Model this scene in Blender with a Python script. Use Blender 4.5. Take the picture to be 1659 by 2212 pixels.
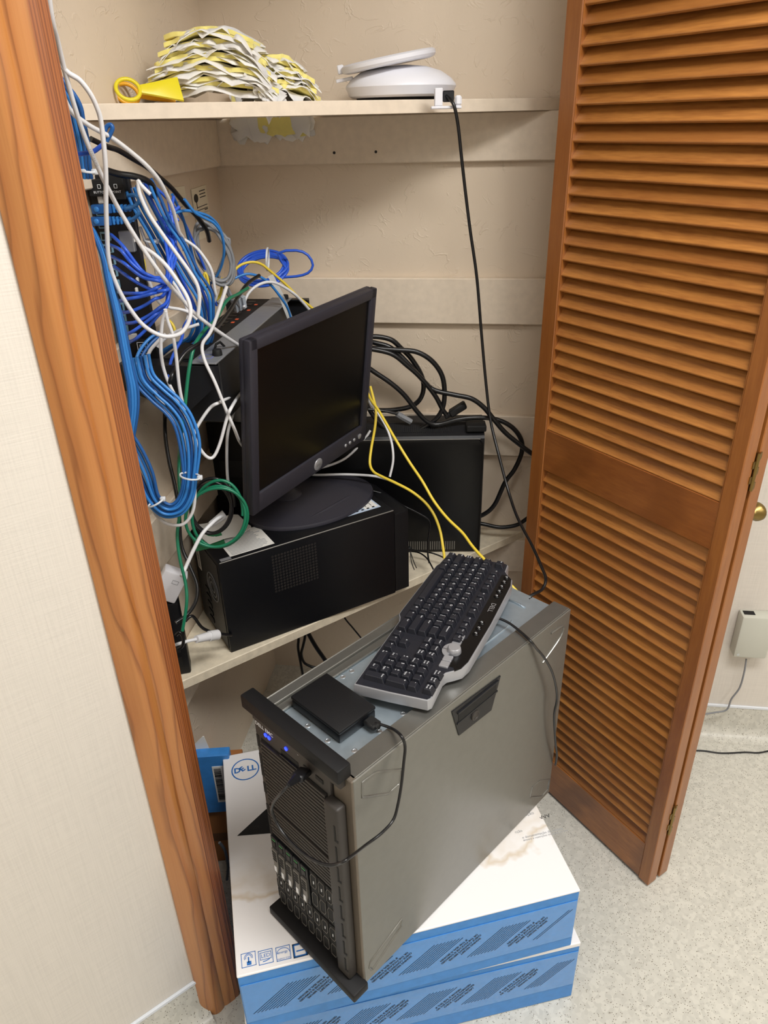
import bpy, bmesh, math, random
from mathutils import Vector, Matrix
random.seed(7)
PI = math.pi
S = bpy.context.scene
for o in list(bpy.data.objects):
    bpy.data.objects.remove(o)
COL = S.collection

# ------------------------------------------------------------------ camera
F, PITCH, ROLL, CAMH = 1583.4, 0.4919, 0.0261, 1.5
CX, CY = 829.5, 1106.0
_r0 = Vector((1, 0, 0)); _f = Vector((0, math.cos(PITCH), -math.sin(PITCH))); _d0 = Vector((0, -math.sin(PITCH), -math.cos(PITCH)))
_right = math.cos(ROLL) * _r0 + math.sin(ROLL) * _d0
_down = -math.sin(ROLL) * _r0 + math.cos(ROLL) * _d0
cam = bpy.data.cameras.new('camera'); cam.sensor_fit = 'HORIZONTAL'; cam.sensor_width = 36.0
cam.lens = F / 1659.0 * 36.0; cam.clip_start = 0.02
camo = bpy.data.objects.new('camera', cam); COL.objects.link(camo)
_u = -_down; _b = -_f
camo.matrix_world = Matrix(((_right.x, _u.x, _b.x, 0), (_right.y, _u.y, _b.y, 0), (_right.z, _u.z, _b.z, CAMH), (0, 0, 0, 1)))
S.camera = camo

# ------------------------------------------------------------------ world, lights, exposure
w = bpy.data.worlds.new('world'); S.world = w; w.use_nodes = True
w.node_tree.nodes['Background'].inputs[0].default_value = (1.0, 0.97, 0.93, 1)
w.node_tree.nodes['Background'].inputs[1].default_value = 0.045
def area(name, loc, sx, sy, power, col=(1, 0.99, 0.97)):
    l = bpy.data.lights.new(name, 'AREA'); l.shape = 'RECTANGLE'; l.size = sx; l.size_y = sy; l.energy = power; l.color = col
    o = bpy.data.objects.new(name, l); COL.objects.link(o); o.location = loc
    return o
area('ceiling_lamp_near', (0.60, 0.28, 2.44), 1.0, 0.4, 26)
area('ceiling_lamp_rear', (-0.9, -1.2, 2.44), 1.2, 0.6, 10)
area('ceiling_lamp_right', (1.7, -0.7, 2.44), 0.6, 1.2, 13)
vs = S.view_settings
vs.view_transform = 'Standard'; vs.look = 'None'; vs.gamma = 1.0; vs.use_curve_mapping = False
vs.exposure = 0.55

# ------------------------------------------------------------------ helpers
def at(px, py, Y):                      # point of the room at depth Y seen at this spot of the photograph
    d = (px - CX) / F * _right + (py - CY) / F * _down + _f
    return Vector((0, 0, CAMH)) + d * (Y / d.y)
def atz(px, py, z):
    d = (px - CX) / F * _right + (py - CY) / F * _down + _f
    return Vector((0, 0, CAMH)) + d * ((z - CAMH) / d.z)
def atp(px, py, P, n):
    d = (px - CX) / F * _right + (py - CY) / F * _down + _f
    o = Vector((0, 0, CAMH))
    return o + d * (((P - o).dot(n)) / d.dot(n))

def srgb(r, g, b):
    f = lambda c: (c / 255 / 12.92) if c / 255 <= 0.04045 else ((c / 255 + 0.055) / 1.055) ** 2.4
    return (f(r), f(g), f(b), 1)

class NT:
    def __init__(s, m):
        m.use_nodes = True; s.t = m.node_tree; s.n = s.t.nodes; s.b = s.n['Principled BSDF']
    def add(s, typ, **kw):
        n = s.n.new(typ)
        for k, v in kw.items():
            if k in n.inputs: n.inputs[k].default_value = v
            else: setattr(n, k, v)
        return n
    def l(s, a, b): s.t.links.new(a, b)
    def ramp(s, fac, stops):
        r = s.n.new('ShaderNodeValToRGB'); e = r.color_ramp.elements
        while len(e) < len(stops): e.new(0.5)
        for i, (p, c) in enumerate(stops): e[i].position = p; e[i].color = c
        s.l(fac, r.inputs[0]); return r.outputs[0]
    def mapping(s, scale, rnd=False, coord='Object'):
        tc = s.add('ShaderNodeTexCoord'); mp = s.add('ShaderNodeMapping'); mp.inputs['Scale'].default_value = scale
        v = tc.outputs[coord]
        if rnd:
            oi = s.add('ShaderNodeObjectInfo'); vm = s.add('ShaderNodeVectorMath', operation='SCALE'); cx = s.add('ShaderNodeCombineXYZ')
            for i in range(3): s.l(oi.outputs['Random'], cx.inputs[i])
            s.l(cx.outputs[0], vm.inputs[0]); vm.inputs['Scale'].default_value = 7.3
            ad = s.add('ShaderNodeVectorMath', operation='ADD'); s.l(v, ad.inputs[0]); s.l(vm.outputs[0], ad.inputs[1]); v = ad.outputs[0]
        s.l(v, mp.inputs['Vector']); return mp.outputs[0]
    def noise(s, vec, scale, detail=3, rough=0.5, dist=0.0):
        n = s.add('ShaderNodeTexNoise', Scale=scale, Detail=detail, Roughness=rough, Distortion=dist)
        s.l(vec, n.inputs['Vector']); return n.outputs[0]
    def math(s, op, a, b=None, c=None):
        n = s.add('ShaderNodeMath', operation=op)
        for i, x in enumerate((a, b, c)):
            if x is None: continue
            if isinstance(x, (int, float)): n.inputs[i].default_value = x
            else: s.l(x, n.inputs[i])
        return n.outputs[0]
    def mix(s, fac, a, b, blend='MIX'):
        n = s.add('ShaderNodeMix', data_type='RGBA', blend_type=blend)
        for sock, x in ((n.inputs[0], fac), (n.inputs[6], a), (n.inputs[7], b)):
            if isinstance(x, (int, float, tuple)): sock.default_value = x
            else: s.l(x, sock)
        return n.outputs[2]
    def bump(s, h, strength=0.3, dist=0.002):
        n = s.add('ShaderNodeBump', Strength=strength, Distance=dist); s.l(h, n.inputs['Height']); s.l(n.outputs[0], s.b.inputs['Normal'])

M = {}
def mat(name, col, rough=0.5, metal=0.0, spec=0.5, bump=None, var=0.0, coat=0.0, emit=None):
    m = bpy.data.materials.new(name); t = NT(m); b = t.b
    b.inputs['Base Color'].default_value = col; b.inputs['Roughness'].default_value = rough; b.inputs['Metallic'].default_value = metal
    b.inputs['Specular IOR Level'].default_value = spec
    if coat: b.inputs['Coat Weight'].default_value = coat; b.inputs['Coat Roughness'].default_value = 0.15
    vec = None
    if var:
        vec = t.mapping((1, 1, 1)); n = t.noise(vec, 60, 4)
        d = tuple(c * (1 - var) for c in col[:3]) + (1,); e = tuple(min(1, c * (1 + var)) for c in col[:3]) + (1,)
        t.l(t.ramp(n, [(0.3, d), (0.7, e)]), b.inputs['Base Color'])
    if bump:
        vec = vec or t.mapping((1, 1, 1)); t.bump(t.noise(vec, bump[0], 3), bump[1], 0.001)
    if emit: b.inputs['Emission Color'].default_value = col; b.inputs['Emission Strength'].default_value = emit
    M[name] = m; return m

def wood(name, light, dark, scale=(6, 60, 60), rough=0.35, contrast=(0.35, 0.7), lines=0.0, coat=0.25):
    m = bpy.data.materials.new(name); t = NT(m)
    v = t.mapping(scale, True); n = t.noise(v, 1.0, 5, 0.55, 0.6)
    c = t.ramp(n, [(contrast[0], dark), (contrast[1], light)])
    v2 = t.mapping(tuple(x * 6 for x in scale), True); n2 = t.noise(v2, 1.0, 2)
    c = t.mix(0.35, c, t.ramp(n2, [(0.3, dark), (0.65, light)]))
    if lines:
        v3 = t.mapping(tuple(x * 0.12 for x in scale), True)
        wv = t.add('ShaderNodeTexWave', Scale=1.6, Distortion=5.0, Detail=3.0); wv.inputs['Detail Scale'].default_value = 0.8
        t.l(v3, wv.inputs['Vector'])
        c = t.mix(t.math('MULTIPLY', t.ramp(wv.outputs['Fac'], [(0.62, (0, 0, 0, 1)), (0.9, (1, 1, 1, 1))]), lines), c, tuple(x * 0.55 for x in dark[:3]) + (1,))
    oi = t.add('ShaderNodeObjectInfo')
    c = t.mix(t.math('MULTIPLY', t.math('POWER', oi.outputs['Random'], 2.0), 0.6), c, dark)
    t.l(c, t.b.inputs['Base Color']); t.b.inputs['Roughness'].default_value = rough
    t.b.inputs['Coat Weight'].default_value = coat; t.b.inputs['Coat Roughness'].default_value = 0.25
    t.bump(n2, 0.08, 0.001)
    M[name] = m; return m

def plaster(name, col):
    m = bpy.data.materials.new(name); t = NT(m); v = t.mapping((1, 1, 1))
    n = t.noise(v, 19, 3, 0.5, 1.2)
    ridge = t.math('SUBTRACT', 1.0, t.math('MULTIPLY', t.math('ABSOLUTE', t.math('SUBTRACT', n, 0.5)), 34.0))
    ridge = t.math('MAXIMUM', ridge, 0.0)
    msk = t.ramp(t.noise(v, 20, 3), [(0.48, (0, 0, 0, 1)), (0.62, (1, 1, 1, 1))])
    h = t.math('ADD', t.math('MULTIPLY', ridge, msk), t.math('MULTIPLY', t.noise(v, 90, 3), 0.18))
    t.bump(h, 0.42, 0.0022)
    d = tuple(c * 0.93 for c in col[:3]) + (1,)
    t.l(t.ramp(t.noise(v, 5, 4), [(0.3, d), (0.7, col)]), t.b.inputs['Base Color'])
    t.b.inputs['Roughness'].default_value = 0.5
    M[name] = m; return m

def linen(name, col):
    m = bpy.data.materials.new(name); t = NT(m)
    a = t.noise(t.mapping((420, 420, 9)), 1.0, 2); b2 = t.noise(t.mapping((14, 14, 520)), 1.0, 2)
    s = t.math('ADD', a, b2)
    d = tuple(c * 0.93 for c in col[:3]) + (1,)
    t.l(t.ramp(t.math('MULTIPLY', s, 0.5), [(0.38, d), (0.56, col)]), t.b.inputs['Base Color'])
    t.b.inputs['Roughness'].default_value = 0.65; t.bump(s, 0.25, 0.001)
    M[name] = m; return m

def speckle(name, col):
    m = bpy.data.materials.new(name); t = NT(m); v = t.mapping((1, 1, 0.6))
    vo = t.add('ShaderNodeTexVoronoi', Scale=300.0); t.l(v, vo.inputs['Vector'])
    sp = t.math('LESS_THAN', vo.outputs['Distance'], 0.25)
    pick = t.math('GREATER_THAN', t.math('FRACT', t.math('MULTIPLY', vo.outputs['Color'], 7.0)), 0.62)
    vo2 = t.add('ShaderNodeTexVoronoi', Scale=120.0); t.l(v, vo2.inputs['Vector'])
    c = t.mix(t.ramp(vo2.outputs['Color'], [(0.2, (0, 0, 0, 1)), (0.9, (1, 1, 1, 1))]), col, tuple(x * 0.84 for x in col[:3]) + (1,))
    c = t.mix(t.math('MULTIPLY', sp, pick), c, srgb(104, 96, 80))
    t.l(c, t.b.inputs['Base Color']); t.b.inputs['Roughness'].default_value = 0.32
    M[name] = m; return m

# --- mesh builder
class MB:
    def __init__(s): s.bm = bmesh.new()
    def _add(s, verts, faces, Mx=None):
        vs_ = [s.bm.verts.new(Mx @ Vector(v) if Mx else v) for v in verts]
        for f in faces:
            try: s.bm.faces.new([vs_[i] for i in f])
            except ValueError: pass
        return vs_
    def box(s, x0, x1, y0, y1, z0, z1, Mx=None, bev=0.0, seg=1):
        v = [(x0, y0, z0), (x1, y0, z0), (x1, y1, z0), (x0, y1, z0), (x0, y0, z1), (x1, y0, z1), (x1, y1, z1), (x0, y1, z1)]
        f = [(0, 3, 2, 1), (4, 5, 6, 7), (0, 1, 5, 4), (1, 2, 6, 5), (2, 3, 7, 6), (3, 0, 4, 7)]
        if not bev: s._add(v, f, Mx); return s
        t = bmesh.new(); vv = [t.verts.new(p) for p in v]
        for q in f: t.faces.new([vv[i] for i in q])
        bmesh.ops.bevel(t, geom=t.edges[:], offset=bev, segments=seg, profile=0.5, affect='EDGES')
        s.merge(t, Mx); t.free(); return s
    def merge(s, t, Mx=None):
        t.verts.index_update()
        s._add([v.co.copy() for v in t.verts], [[v.index for v in f.verts] for f in t.faces], Mx)
    def prism(s, poly, z0, z1, Mx=None, bev=0.0, seg=2):
        n = len(poly)
        v = [(p[0], p[1], z0) for p in poly] + [(p[0], p[1], z1) for p in poly]
        f = [tuple(range(n))[::-1], tuple(range(n, 2 * n))] + [(i, (i + 1) % n, n + (i + 1) % n, n + i) for i in range(n)]
        if not bev: s._add(v, f, Mx); return s
        t = bmesh.new(); vv = [t.verts.new(p) for p in v]
        for q in f: t.faces.new([vv[i] for i in q])
        t.normal_update()
        es = [e for e in t.edges if abs(e.verts[0].co.z - z1) < 1e-7 and abs(e.verts[1].co.z - z1) < 1e-7]
        bmesh.ops.bevel(t, geom=es, offset=bev, segments=seg, profile=0.5, affect='EDGES')
        s.merge(t, Mx); t.free(); return s
    def lathe(s, prof, n=24, Mx=None, cap=True):
        v = []; f = []
        for (r, z) in prof:
            for k in range(n): v.append((r * math.cos(2 * PI * k / n), r * math.sin(2 * PI * k / n), z))
        for i in range(len(prof) - 1):
            for k in range(n):
                k2 = (k + 1) % n; f.append((i * n + k, i * n + k2, (i + 1) * n + k2, (i + 1) * n + k))
        if cap: f.append(tuple(range(n))[::-1]); f.append(tuple(range((len(prof) - 1) * n, len(prof) * n)))
        s._add(v, f, Mx); return s
    def cyl(s, p0, p1, r, n=16, r1=None):
        p0, p1 = Vector(p0), Vector(p1); d = p1 - p0
        Mx = Matrix.Translation(p0) @ d.to_track_quat('Z', 'Y').to_matrix().to_4x4()
        s.lathe([(r, 0), (r if r1 is None else r1, d.length)], n, Mx); return s
    def tube(s, pts, r, n=8, closed=False):
        pts = [Vector(p) for p in pts]; N = len(pts); v = []; f = []; up = None
        for i, p in enumerate(pts):
            a = pts[(i - 1) % N] if (closed or i > 0) else p; b = pts[(i + 1) % N] if (closed or i < N - 1) else p
            t = (b - a).normalized()
            if up is None: up = t.orthogonal().normalized()
            up = (up - t * up.dot(t)); up = up.normalized() if up.length > 1e-6 else t.orthogonal().normalized()
            q = t.cross(up); rr = r[i] if isinstance(r, (list, tuple)) else r
            for k in range(n):
                an = 2 * PI * k / n; v.append(p + (up * math.cos(an) + q * math.sin(an)) * rr)
        for i in range(N if closed else N - 1):
            j = (i + 1) % N
            for k in range(n):
                k2 = (k + 1) % n; f.append((i * n + k, i * n + k2, j * n + k2, j * n + k))
        if not closed: f.append(tuple(range(n))[::-1]); f.append(tuple(range((N - 1) * n, N * n)))
        s._add(v, f); return s
    def text(s, body, size, Mx, align='LEFT', depth=0.0, bold=0.0):
        c = bpy.data.curves.new('t', 'FONT'); c.body = body; c.size = size; c.align_x = align; c.align_y = 'CENTER'; c.extrude = depth; c.resolution_u = 2; c.offset = bold * size
        o = bpy.data.objects.new('t', c); me = bpy.data.meshes.new_from_object(o)
        t = bmesh.new(); t.from_mesh(me); s.merge(t, Mx); t.free()
        bpy.data.objects.remove(o); bpy.data.meshes.remove(me); bpy.data.curves.remove(c); return s
    def build(s, name, m, parent=None, smooth=None):
        bm = s.bm; bmesh.ops.recalc_face_normals(bm, faces=bm.faces[:])
        me = bpy.data.meshes.new(name); bm.to_mesh(me); bm.free()
        me.materials.append(M[m] if isinstance(m, str) else m)
        if smooth is not None: me.set_sharp_from_angle(angle=math.radians(smooth)); me.polygons.foreach_set('use_smooth', [True] * len(me.polygons))
        o = bpy.data.objects.new(name, me); COL.objects.link(o)
        if parent: o.parent = parent
        return o
def set_sharp(me, deg):
    me.polygons.foreach_set('use_smooth', [True] * len(me.polygons)); me.set_sharp_from_angle(angle=math.radians(deg))

def tag(o, label, cat, group=None):
    o['label'] = label; o['category'] = cat
    if group: o['group'] = group
    return o
def struct(o, label=None, cat=None):
    o['kind'] = 'structure'
    if label: o['label'] = label
    if cat: o['category'] = cat
    return o
def thing(name, label, cat, loc=(0, 0, 0), rotz=0.0, group=None, mx=None):
    o = bpy.data.objects.new(name, None); COL.objects.link(o); o.empty_display_size = 0.05
    if mx: o.matrix_world = mx
    else: o.location = loc; o.rotation_euler = (0, 0, rotz)
    if label: tag(o, label, cat, group)
    return o
def inst(src, name, parent, loc, rot=(0, 0, 0)):       # a repeat that shares its mesh
    o = src.copy(); o.name = name; COL.objects.link(o); o.parent = parent; o.location = loc; o.rotation_euler = rot; return o
def stuff(o): o['kind'] = 'stuff'; return o
def T(*p): return Matrix.Translation(Vector(p))
def basis(o, x, y, z): return Matrix(((x[0], y[0], z[0], o[0]), (x[1], y[1], z[1], o[1]), (x[2], y[2], z[2], o[2]), (0, 0, 0, 1)))
def spline(pts, k=6, closed=False):
    P = [Vector(p) for p in pts]; n = len(P); out = []
    if n < 3: return P
    rng = range(n if closed else n - 1)
    g = (lambda i: P[i % n]) if closed else (lambda i: P[min(max(i, 0), n - 1)])
    for i in rng:
        a, b, c, d = g(i - 1), g(i), g(i + 1), g(i + 2)
        for j in range(k):
            t = j / k; out.append(0.5 * ((2 * b) + (c - a) * t + (2 * a - 5 * b + 4 * c - d) * t * t + (3 * b - a - 3 * c + d) * t ** 3))
    if not closed: out.append(P[-1])
    return out

# ------------------------------------------------------------------ materials
wall_c = srgb(226, 209, 187)
plaster('plaster', wall_c)
mat('painted_wood', srgb(228, 213, 193), 0.42, bump=(220, 0.12), var=0.05)
linen('wallpaper', srgb(220, 213, 203))
speckle('vinyl', srgb(211, 208, 197))
mat('ceiling_paint', srgb(240, 238, 232), 0.8, bump=(300, 0.1))
mat('white_strip', srgb(222, 226, 232), 0.35, bump=(200, 0.05))
wood('door_wood', srgb(190, 128, 62), srgb(142, 86, 38), (6, 60, 60), 0.38)
wood('door_wood_upright', srgb(178, 114, 54), srgb(136, 80, 36), (60, 60, 5), 0.36)
wood('door_rail_wood', srgb(176, 110, 52), srgb(130, 74, 34), (7, 40, 40), 0.3, lines=0.5)
def fir(name, light, dark, line, freq, dist, sharp, zs=0.09, rough=0.32):      # straight sawn softwood: dark growth lines running up the board
    m = bpy.data.materials.new(name); t = NT(m)
    tc = t.add('ShaderNodeTexCoord'); sx = t.add('ShaderNodeSeparateXYZ'); t.l(tc.outputs['Object'], sx.inputs[0])
    v = t.mapping((14, 14, 14 * zs)); n = t.noise(v, 1.0, 3, 0.55); vb = t.mapping((3, 3, 0.9)); nb = t.noise(vb, 1.0, 2)
    ph = t.math('ADD', t.math('MULTIPLY', sx.outputs['X'], freq), t.math('ADD', t.math('MULTIPLY', n, dist), t.math('MULTIPLY', nb, dist * 1.6)))
    fr = t.math('FRACT', ph)
    c = t.ramp(fr, [(0.0, line), (0.06, dark), (0.45, light), (sharp, light), (1.0, line)])
    f2 = t.noise(t.mapping((420, 420, 5)), 1.0, 2)
    c = t.mix(0.3, c, t.ramp(f2, [(0.35, dark), (0.62, light)]))
    c = t.mix(t.ramp(t.noise(t.mapping((9, 9, 3)), 1.0, 2), [(0.55, (0, 0, 0, 1)), (0.8, (0.55, 0.55, 0.55, 1))]), c, dark)
    t.l(c, t.b.inputs['Base Color']); t.b.inputs['Roughness'].default_value = rough; t.b.inputs['Coat Weight'].default_value = 0.25; t.b.inputs['Coat Roughness'].default_value = 0.3
    t.bump(f2, 0.06, 0.001); M[name] = m
fir('casing_wood', srgb(184, 123, 68), srgb(168, 104, 53), srgb(122, 70, 34), 44, 2.6, 0.80, 0.13)
fir('casing_edge_wood', srgb(160, 94, 46), srgb(130, 70, 32), srgb(84, 42, 20), 330, 2.2, 0.55, 0.05, 0.42)
mat('brass', srgb(140, 118, 70), 0.35, 1.0, bump=(300, 0.1))
mat('shelf_board', srgb(226, 214, 190), 0.6, bump=(350, 0.5), var=0.10)
mat('pewter', srgb(128, 127, 122), 0.32, 0.7, var=0.03, bump=(900, 0.03))
mat('pewter_front', srgb(110, 100, 88), 0.5, 0.3, bump=(900, 0.04))
mat('bezel_grey', srgb(58, 54, 51), 0.5, 0.1, 0.4, bump=(800, 0.05))
mat('black_plastic', srgb(24, 24, 27), 0.45, 0.0, 0.4, bump=(700, 0.06))
mat('black_bar', srgb(17, 17, 19), 0.55, 0.0, 0.3, bump=(900, 0.12))
mat('slot_black', srgb(8, 8, 9), 0.7, bump=(200, 0.02))
mat('galvanised', srgb(176, 190, 200), 0.42, 0.75, var=0.06, bump=(120, 0.04))
mat('rivet', srgb(210, 214, 218), 0.3, 0.9, bump=(200, 0.02))
mat('desktop_black', srgb(12, 13, 17), 0.42, 0.0, 0.3, bump=(900, 0.06))
mat('gloss_black', srgb(9, 9, 11), 0.28, 0.0, 0.3, bump=(600, 0.02))
mat('monitor_plastic', srgb(46, 45, 54), 0.5, bump=(900, 0.08))
mat('screen', srgb(7, 7, 8), 0.28, bump=(1200, 0.02))
mat('silver_plastic', srgb(172, 173, 178), 0.32, 0.5, bump=(600, 0.03))
mat('key_black', srgb(32, 33, 40), 0.48, 0.0, 0.35, bump=(900, 0.06))
mat('print_white', srgb(236, 238, 242), 0.5, bump=(400, 0.02))
mat('print_black', srgb(18, 20, 24), 0.5, bump=(400, 0.02))
mat('print_blue', srgb(44, 112, 190), 0.5, bump=(400, 0.02))
mat('print_grey', srgb(150, 152, 156), 0.5, bump=(400, 0.02))
mat('led_blue', srgb(30, 50, 255), 0.4, emit=3.0)
mat('printed_violet', srgb(110, 120, 220), 0.5, bump=(300, 0.05))
mat('led_green', srgb(60, 120, 70), 0.4, emit=0.15)
mat('led_orange', srgb(220, 90, 50), 0.4, emit=0.15)
mat('drive_grey', srgb(116, 113, 108), 0.45, 0.3, bump=(700, 0.05))
mat('white_plastic', srgb(232, 232, 238), 0.38, bump=(500, 0.03))
mat('box_blue', srgb(60, 134, 208), 0.42, var=0.08, bump=(90, 0.1))
mat('tape_blue', srgb(62, 138, 212), 0.16, var=0.05, bump=(50, 0.5), coat=0.7)
mat('card_brown', srgb(120, 84, 56), 0.8, bump=(200, 0.2))
mat('paper', srgb(232, 230, 224), 0.6, bump=(200, 0.06))
mat('card_cream', srgb(232, 222, 198), 0.7, bump=(200, 0.06))
mat('label_blue', srgb(190, 206, 226), 0.4, bump=(200, 0.05))
mat('yellow_plastic', srgb(232, 216, 40), 0.35, bump=(300, 0.04))
mat('amber_plastic', srgb(240, 176, 40), 0.35, bump=(300, 0.04))
mat('duster_white', srgb(250, 247, 238), 0.9, bump=(160, 0.15))
mat('duster_yellow', srgb(250, 232, 140), 0.9, bump=(160, 0.15), var=0.04)
for n_ in ('duster_white', 'duster_yellow'):
    b_ = M[n_].node_tree.nodes['Principled BSDF']; b_.inputs['Subsurface Weight'].default_value = 0.5; b_.inputs['Subsurface Radius'].default_value = (0.02, 0.018, 0.012); b_.inputs['Subsurface Scale'].default_value = 0.6
mat('box_grey', srgb(196, 196, 184), 0.45, bump=(500, 0.05))
mat('cable_white', srgb(226, 226, 228), 0.4, bump=(300, 0.05))
mat('cable_blue', srgb(52, 128, 204), 0.34, bump=(300, 0.05))
mat('cable_royal', srgb(48, 96, 214), 0.34, bump=(300, 0.05))
mat('cable_deep', srgb(34, 92, 160), 0.36, bump=(300, 0.05))
mat('cable_black', srgb(20, 20, 22), 0.3, bump=(300, 0.05))
mat('cable_grey', srgb(128, 130, 134), 0.42, bump=(300, 0.05))
mat('cable_green', srgb(22, 116, 84), 0.34, bump=(240, 0.08))
mat('cable_yellow', srgb(236, 208, 70), 0.36, bump=(300, 0.05))
mat('tie_white', srgb(216, 220, 224), 0.4, bump=(300, 0.04))
mat('clear_plug', srgb(190, 200, 210), 0.15, bump=(300, 0.05))
mat('port_teal', srgb(120, 160, 180), 0.5, bump=(300, 0.05))
mat('steel_grey', srgb(138, 140, 144), 0.4, 0.25, var=0.05, bump=(300, 0.04))
mat('dark_metal', srgb(22, 23, 27), 0.45, 0.0, 0.4, bump=(500, 0.06))
mat('label_green', srgb(40, 110, 70), 0.5, bump=(200, 0.05))
mat('card_orange', srgb(170, 110, 60), 0.7, bump=(200, 0.08))

# ------------------------------------------------------------------ the setting
BYAW, DYAW = 0.1534, -0.5659
BP = Vector((-0.352, 1.806, 0))                       # rear left corner of the closet
bd = Vector((math.cos(BYAW), -math.sin(BYAW), 0)); ld = Vector((math.sin(BYAW), math.cos(BYAW), 0))
def wall(name, p0, p1, z0, z1, m, thick=0.06):        # inner face on the line p0-p1, body to the right of it
    p0 = Vector((p0[0], p0[1], 0)); p1 = Vector((p1[0], p1[1], 0)); d = (p1 - p0); L = d.length
    o = MB().box(0, L, -thick, 0, z0, z1).build(name, m)
    o.location = p0; o.rotation_euler = (0, 0, math.atan2(d.y, d.x)); return struct(o)
fl = MB().box(-2.9, 2.6, -2.7, 2.0, -0.05, 0).build('floor', 'vinyl'); struct(fl)
ce = MB().box(-2.9, 2.6, -2.7, 2.0, 2.46, 2.52).build('ceiling', 'ceiling_paint'); struct(ce)
od = Vector((0.8, 0.6, 0)); on = Vector((-0.6, 0.8, 0))   # along the slanted closet front, and into the closet
JA = Vector((-0.36, 0.80, 0)); JR = JA + od * 1.02
lw_end = BP - ld * 0.985
wall('wall_back', BP + bd * 0.80, BP - bd * 0.06, 0, 2.46, 'plaster')
wall('wall_left', BP, lw_end, 0, 2.46, 'plaster')
wall('wall_front_left', JA + od * -2.75, JA + od * 0.035, 0, 2.46, 'wallpaper')     # placed below with its face to the room
bpy.data.objects['wall_front_left'].rotation_euler = (0, 0, math.atan2(-0.6, -0.8)); bpy.data.objects['wall_front_left'].location = JA + od * 0.035
wall('wall_front_inner', JA + on * 0.10 + od * -0.19, JA + on * 0.10 + od * 0.03, 0, 2.46, 'plaster', 0.02)
hd = wall('wall_front_header', JA, JR, 2.04, 2.46, 'wallpaper'); hd.rotation_euler = (0, 0, math.atan2(-0.6, -0.8)); hd.location = JR
WR0 = Vector((0.500, 1.522, 0)); wrd = Vector((0.990, -0.139, 0)).normalized(); WR1 = WR0 + wrd * 1.85
wall('wall_right', WR1, WR0, 0, 2.46, 'wallpaper')
wall('wall_closet_right', JR + on * 0.10, BP + bd * 0.775, 0, 2.46, 'plaster', 0.02)
wall('wall_right_return', WR0, JR + od * 0.055, 0, 2.46, 'wallpaper', 0.03)
G0 = JA + od * -2.75
wall('wall_far_right', (2.34, -2.4), WR1, 0, 2.46, 'wallpaper')
wall('wall_behind', (-1.3, -2.4), (2.34, -2.4), 0, 2.46, 'wallpaper')
wall('wall_far_left', G0, (-1.3, -2.4), 0, 2.46, 'wallpaper')

def cove(name, p0, d, L):                              # coved vinyl skirting with its white cap strip
    prof = [(0, 0.100), (0.004, 0.100)] + [(0.004 + 0.03 * (1 - math.cos(a)), 0.004 + 0.035 * (1 - math.sin(a))) for a in [PI / 12 * i for i in range(0, 7)]] + [(0.036, 0.0), (0, 0.0)]
    o = MB(); n = len(prof)
    v = [(0, -y, z) for y, z in prof] + [(L, -y, z) for y, z in prof]
    o._add(v, [tuple(range(n)), tuple(range(n, 2 * n))[::-1]] + [(i, (i + 1) % n, n + (i + 1) % n, n + i) for i in range(n)])
    b = struct(o.build('baseboard_' + name, 'vinyl', None, 40)); b.location = p0; b.rotation_euler = (0, 0, math.atan2(d.y, d.x))
    MB().box(0, L, -0.0055, 0, 0.1, 0.108, bev=0.001).build('cap_strip', 'white_strip', b)
cove('right', WR0, wrd, 1.85)
cove('front_left', JA + od * -2.75, od, 2.745)

# cleats screwed to the closet walls
def cleat(i, wallname, z0, z1, L0, L1, th=0.018):
    o = MB()
    if wallname == 'back':
        o.box(L0, L1, -th, 0, z0, z1, bev=0.002); b = o.build('trim_%d' % i, 'painted_wood'); b.location = BP; b.rotation_euler = (0, 0, -BYAW)
    else:
        o.box(L0, L1, 0, th, z0, z1, bev=0.002); b = o.build('trim_%d' % i, 'painted_wood'); b.location = BP; b.rotation_euler = (0, 0, math.atan2(-ld.y, -ld.x))
    return struct(b)
k = 3
for (z0, z1) in ((1.417, 1.508), (1.076, 1.179), (0.747, 0.853), (0.405, 0.504)):
    cleat(k, 'back', z0, z1, 0.0, 0.77); cleat(k + 1, 'left', z0, z1, 0.019, 0.93); k += 2
sc = MB()
for (px, py) in ((722, 330), (812, 328)):
    p = atp(px, py, BP - ld * 0.018, -ld); sc.cyl(p + ld * 0.003, p - ld * 0.001, 0.003, 8)
ob = sc.build('screw_head', 'dark_metal'); ob.parent = bpy.data.objects['trim_3']; ob.matrix_parent_inverse = bpy.data.objects['trim_3'].matrix_basis.inverted()

# left casing: moulded face board and its edge-grained jamb strip, out of one upright profile
def upright(name, prof, z0, z1, m, smooth=40):
    o = MB(); o.prism(prof, z0, z1); return o.build(name, m, None, smooth)
t1 = upright('trim_1', [(-0.022, -0.004), (-0.004, -0.019), (0.0, -0.021), (0.008, -0.0215), (0.016, -0.019), (0.0185, -0.0165), (0.023, -0.018), (0.041, -0.018), (0.041, 0.0), (-0.022, 0.0)], 0, 2.1, 'casing_wood')
t1.location = JA + od * 0.004; t1.rotation_euler = (0, 0, math.atan2(0.6, 0.8)); struct(t1)
t2 = upright('trim_2', [(0.041, -0.0165), (0.050, -0.0160), (0.0505, -0.012), (0.058, -0.0105), (0.0585, -0.006), (0.0635, -0.005), (0.0635, 0.10), (0.041, 0.10)], 0, 2.1, 'casing_edge_wood')
t2.location = t1.location; t2.rotation_euler = t1.rotation_euler; struct(t2)
t3 = upright('trim_11', [(-0.03, -0.02), (0.03, -0.02), (0.03, 0.10), (-0.03, 0.10)], 0, 2.1, 'casing_wood')
t3.location = JR + od * 0.03; t3.rotation_euler = t1.rotation_euler; struct(t3)

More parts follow.
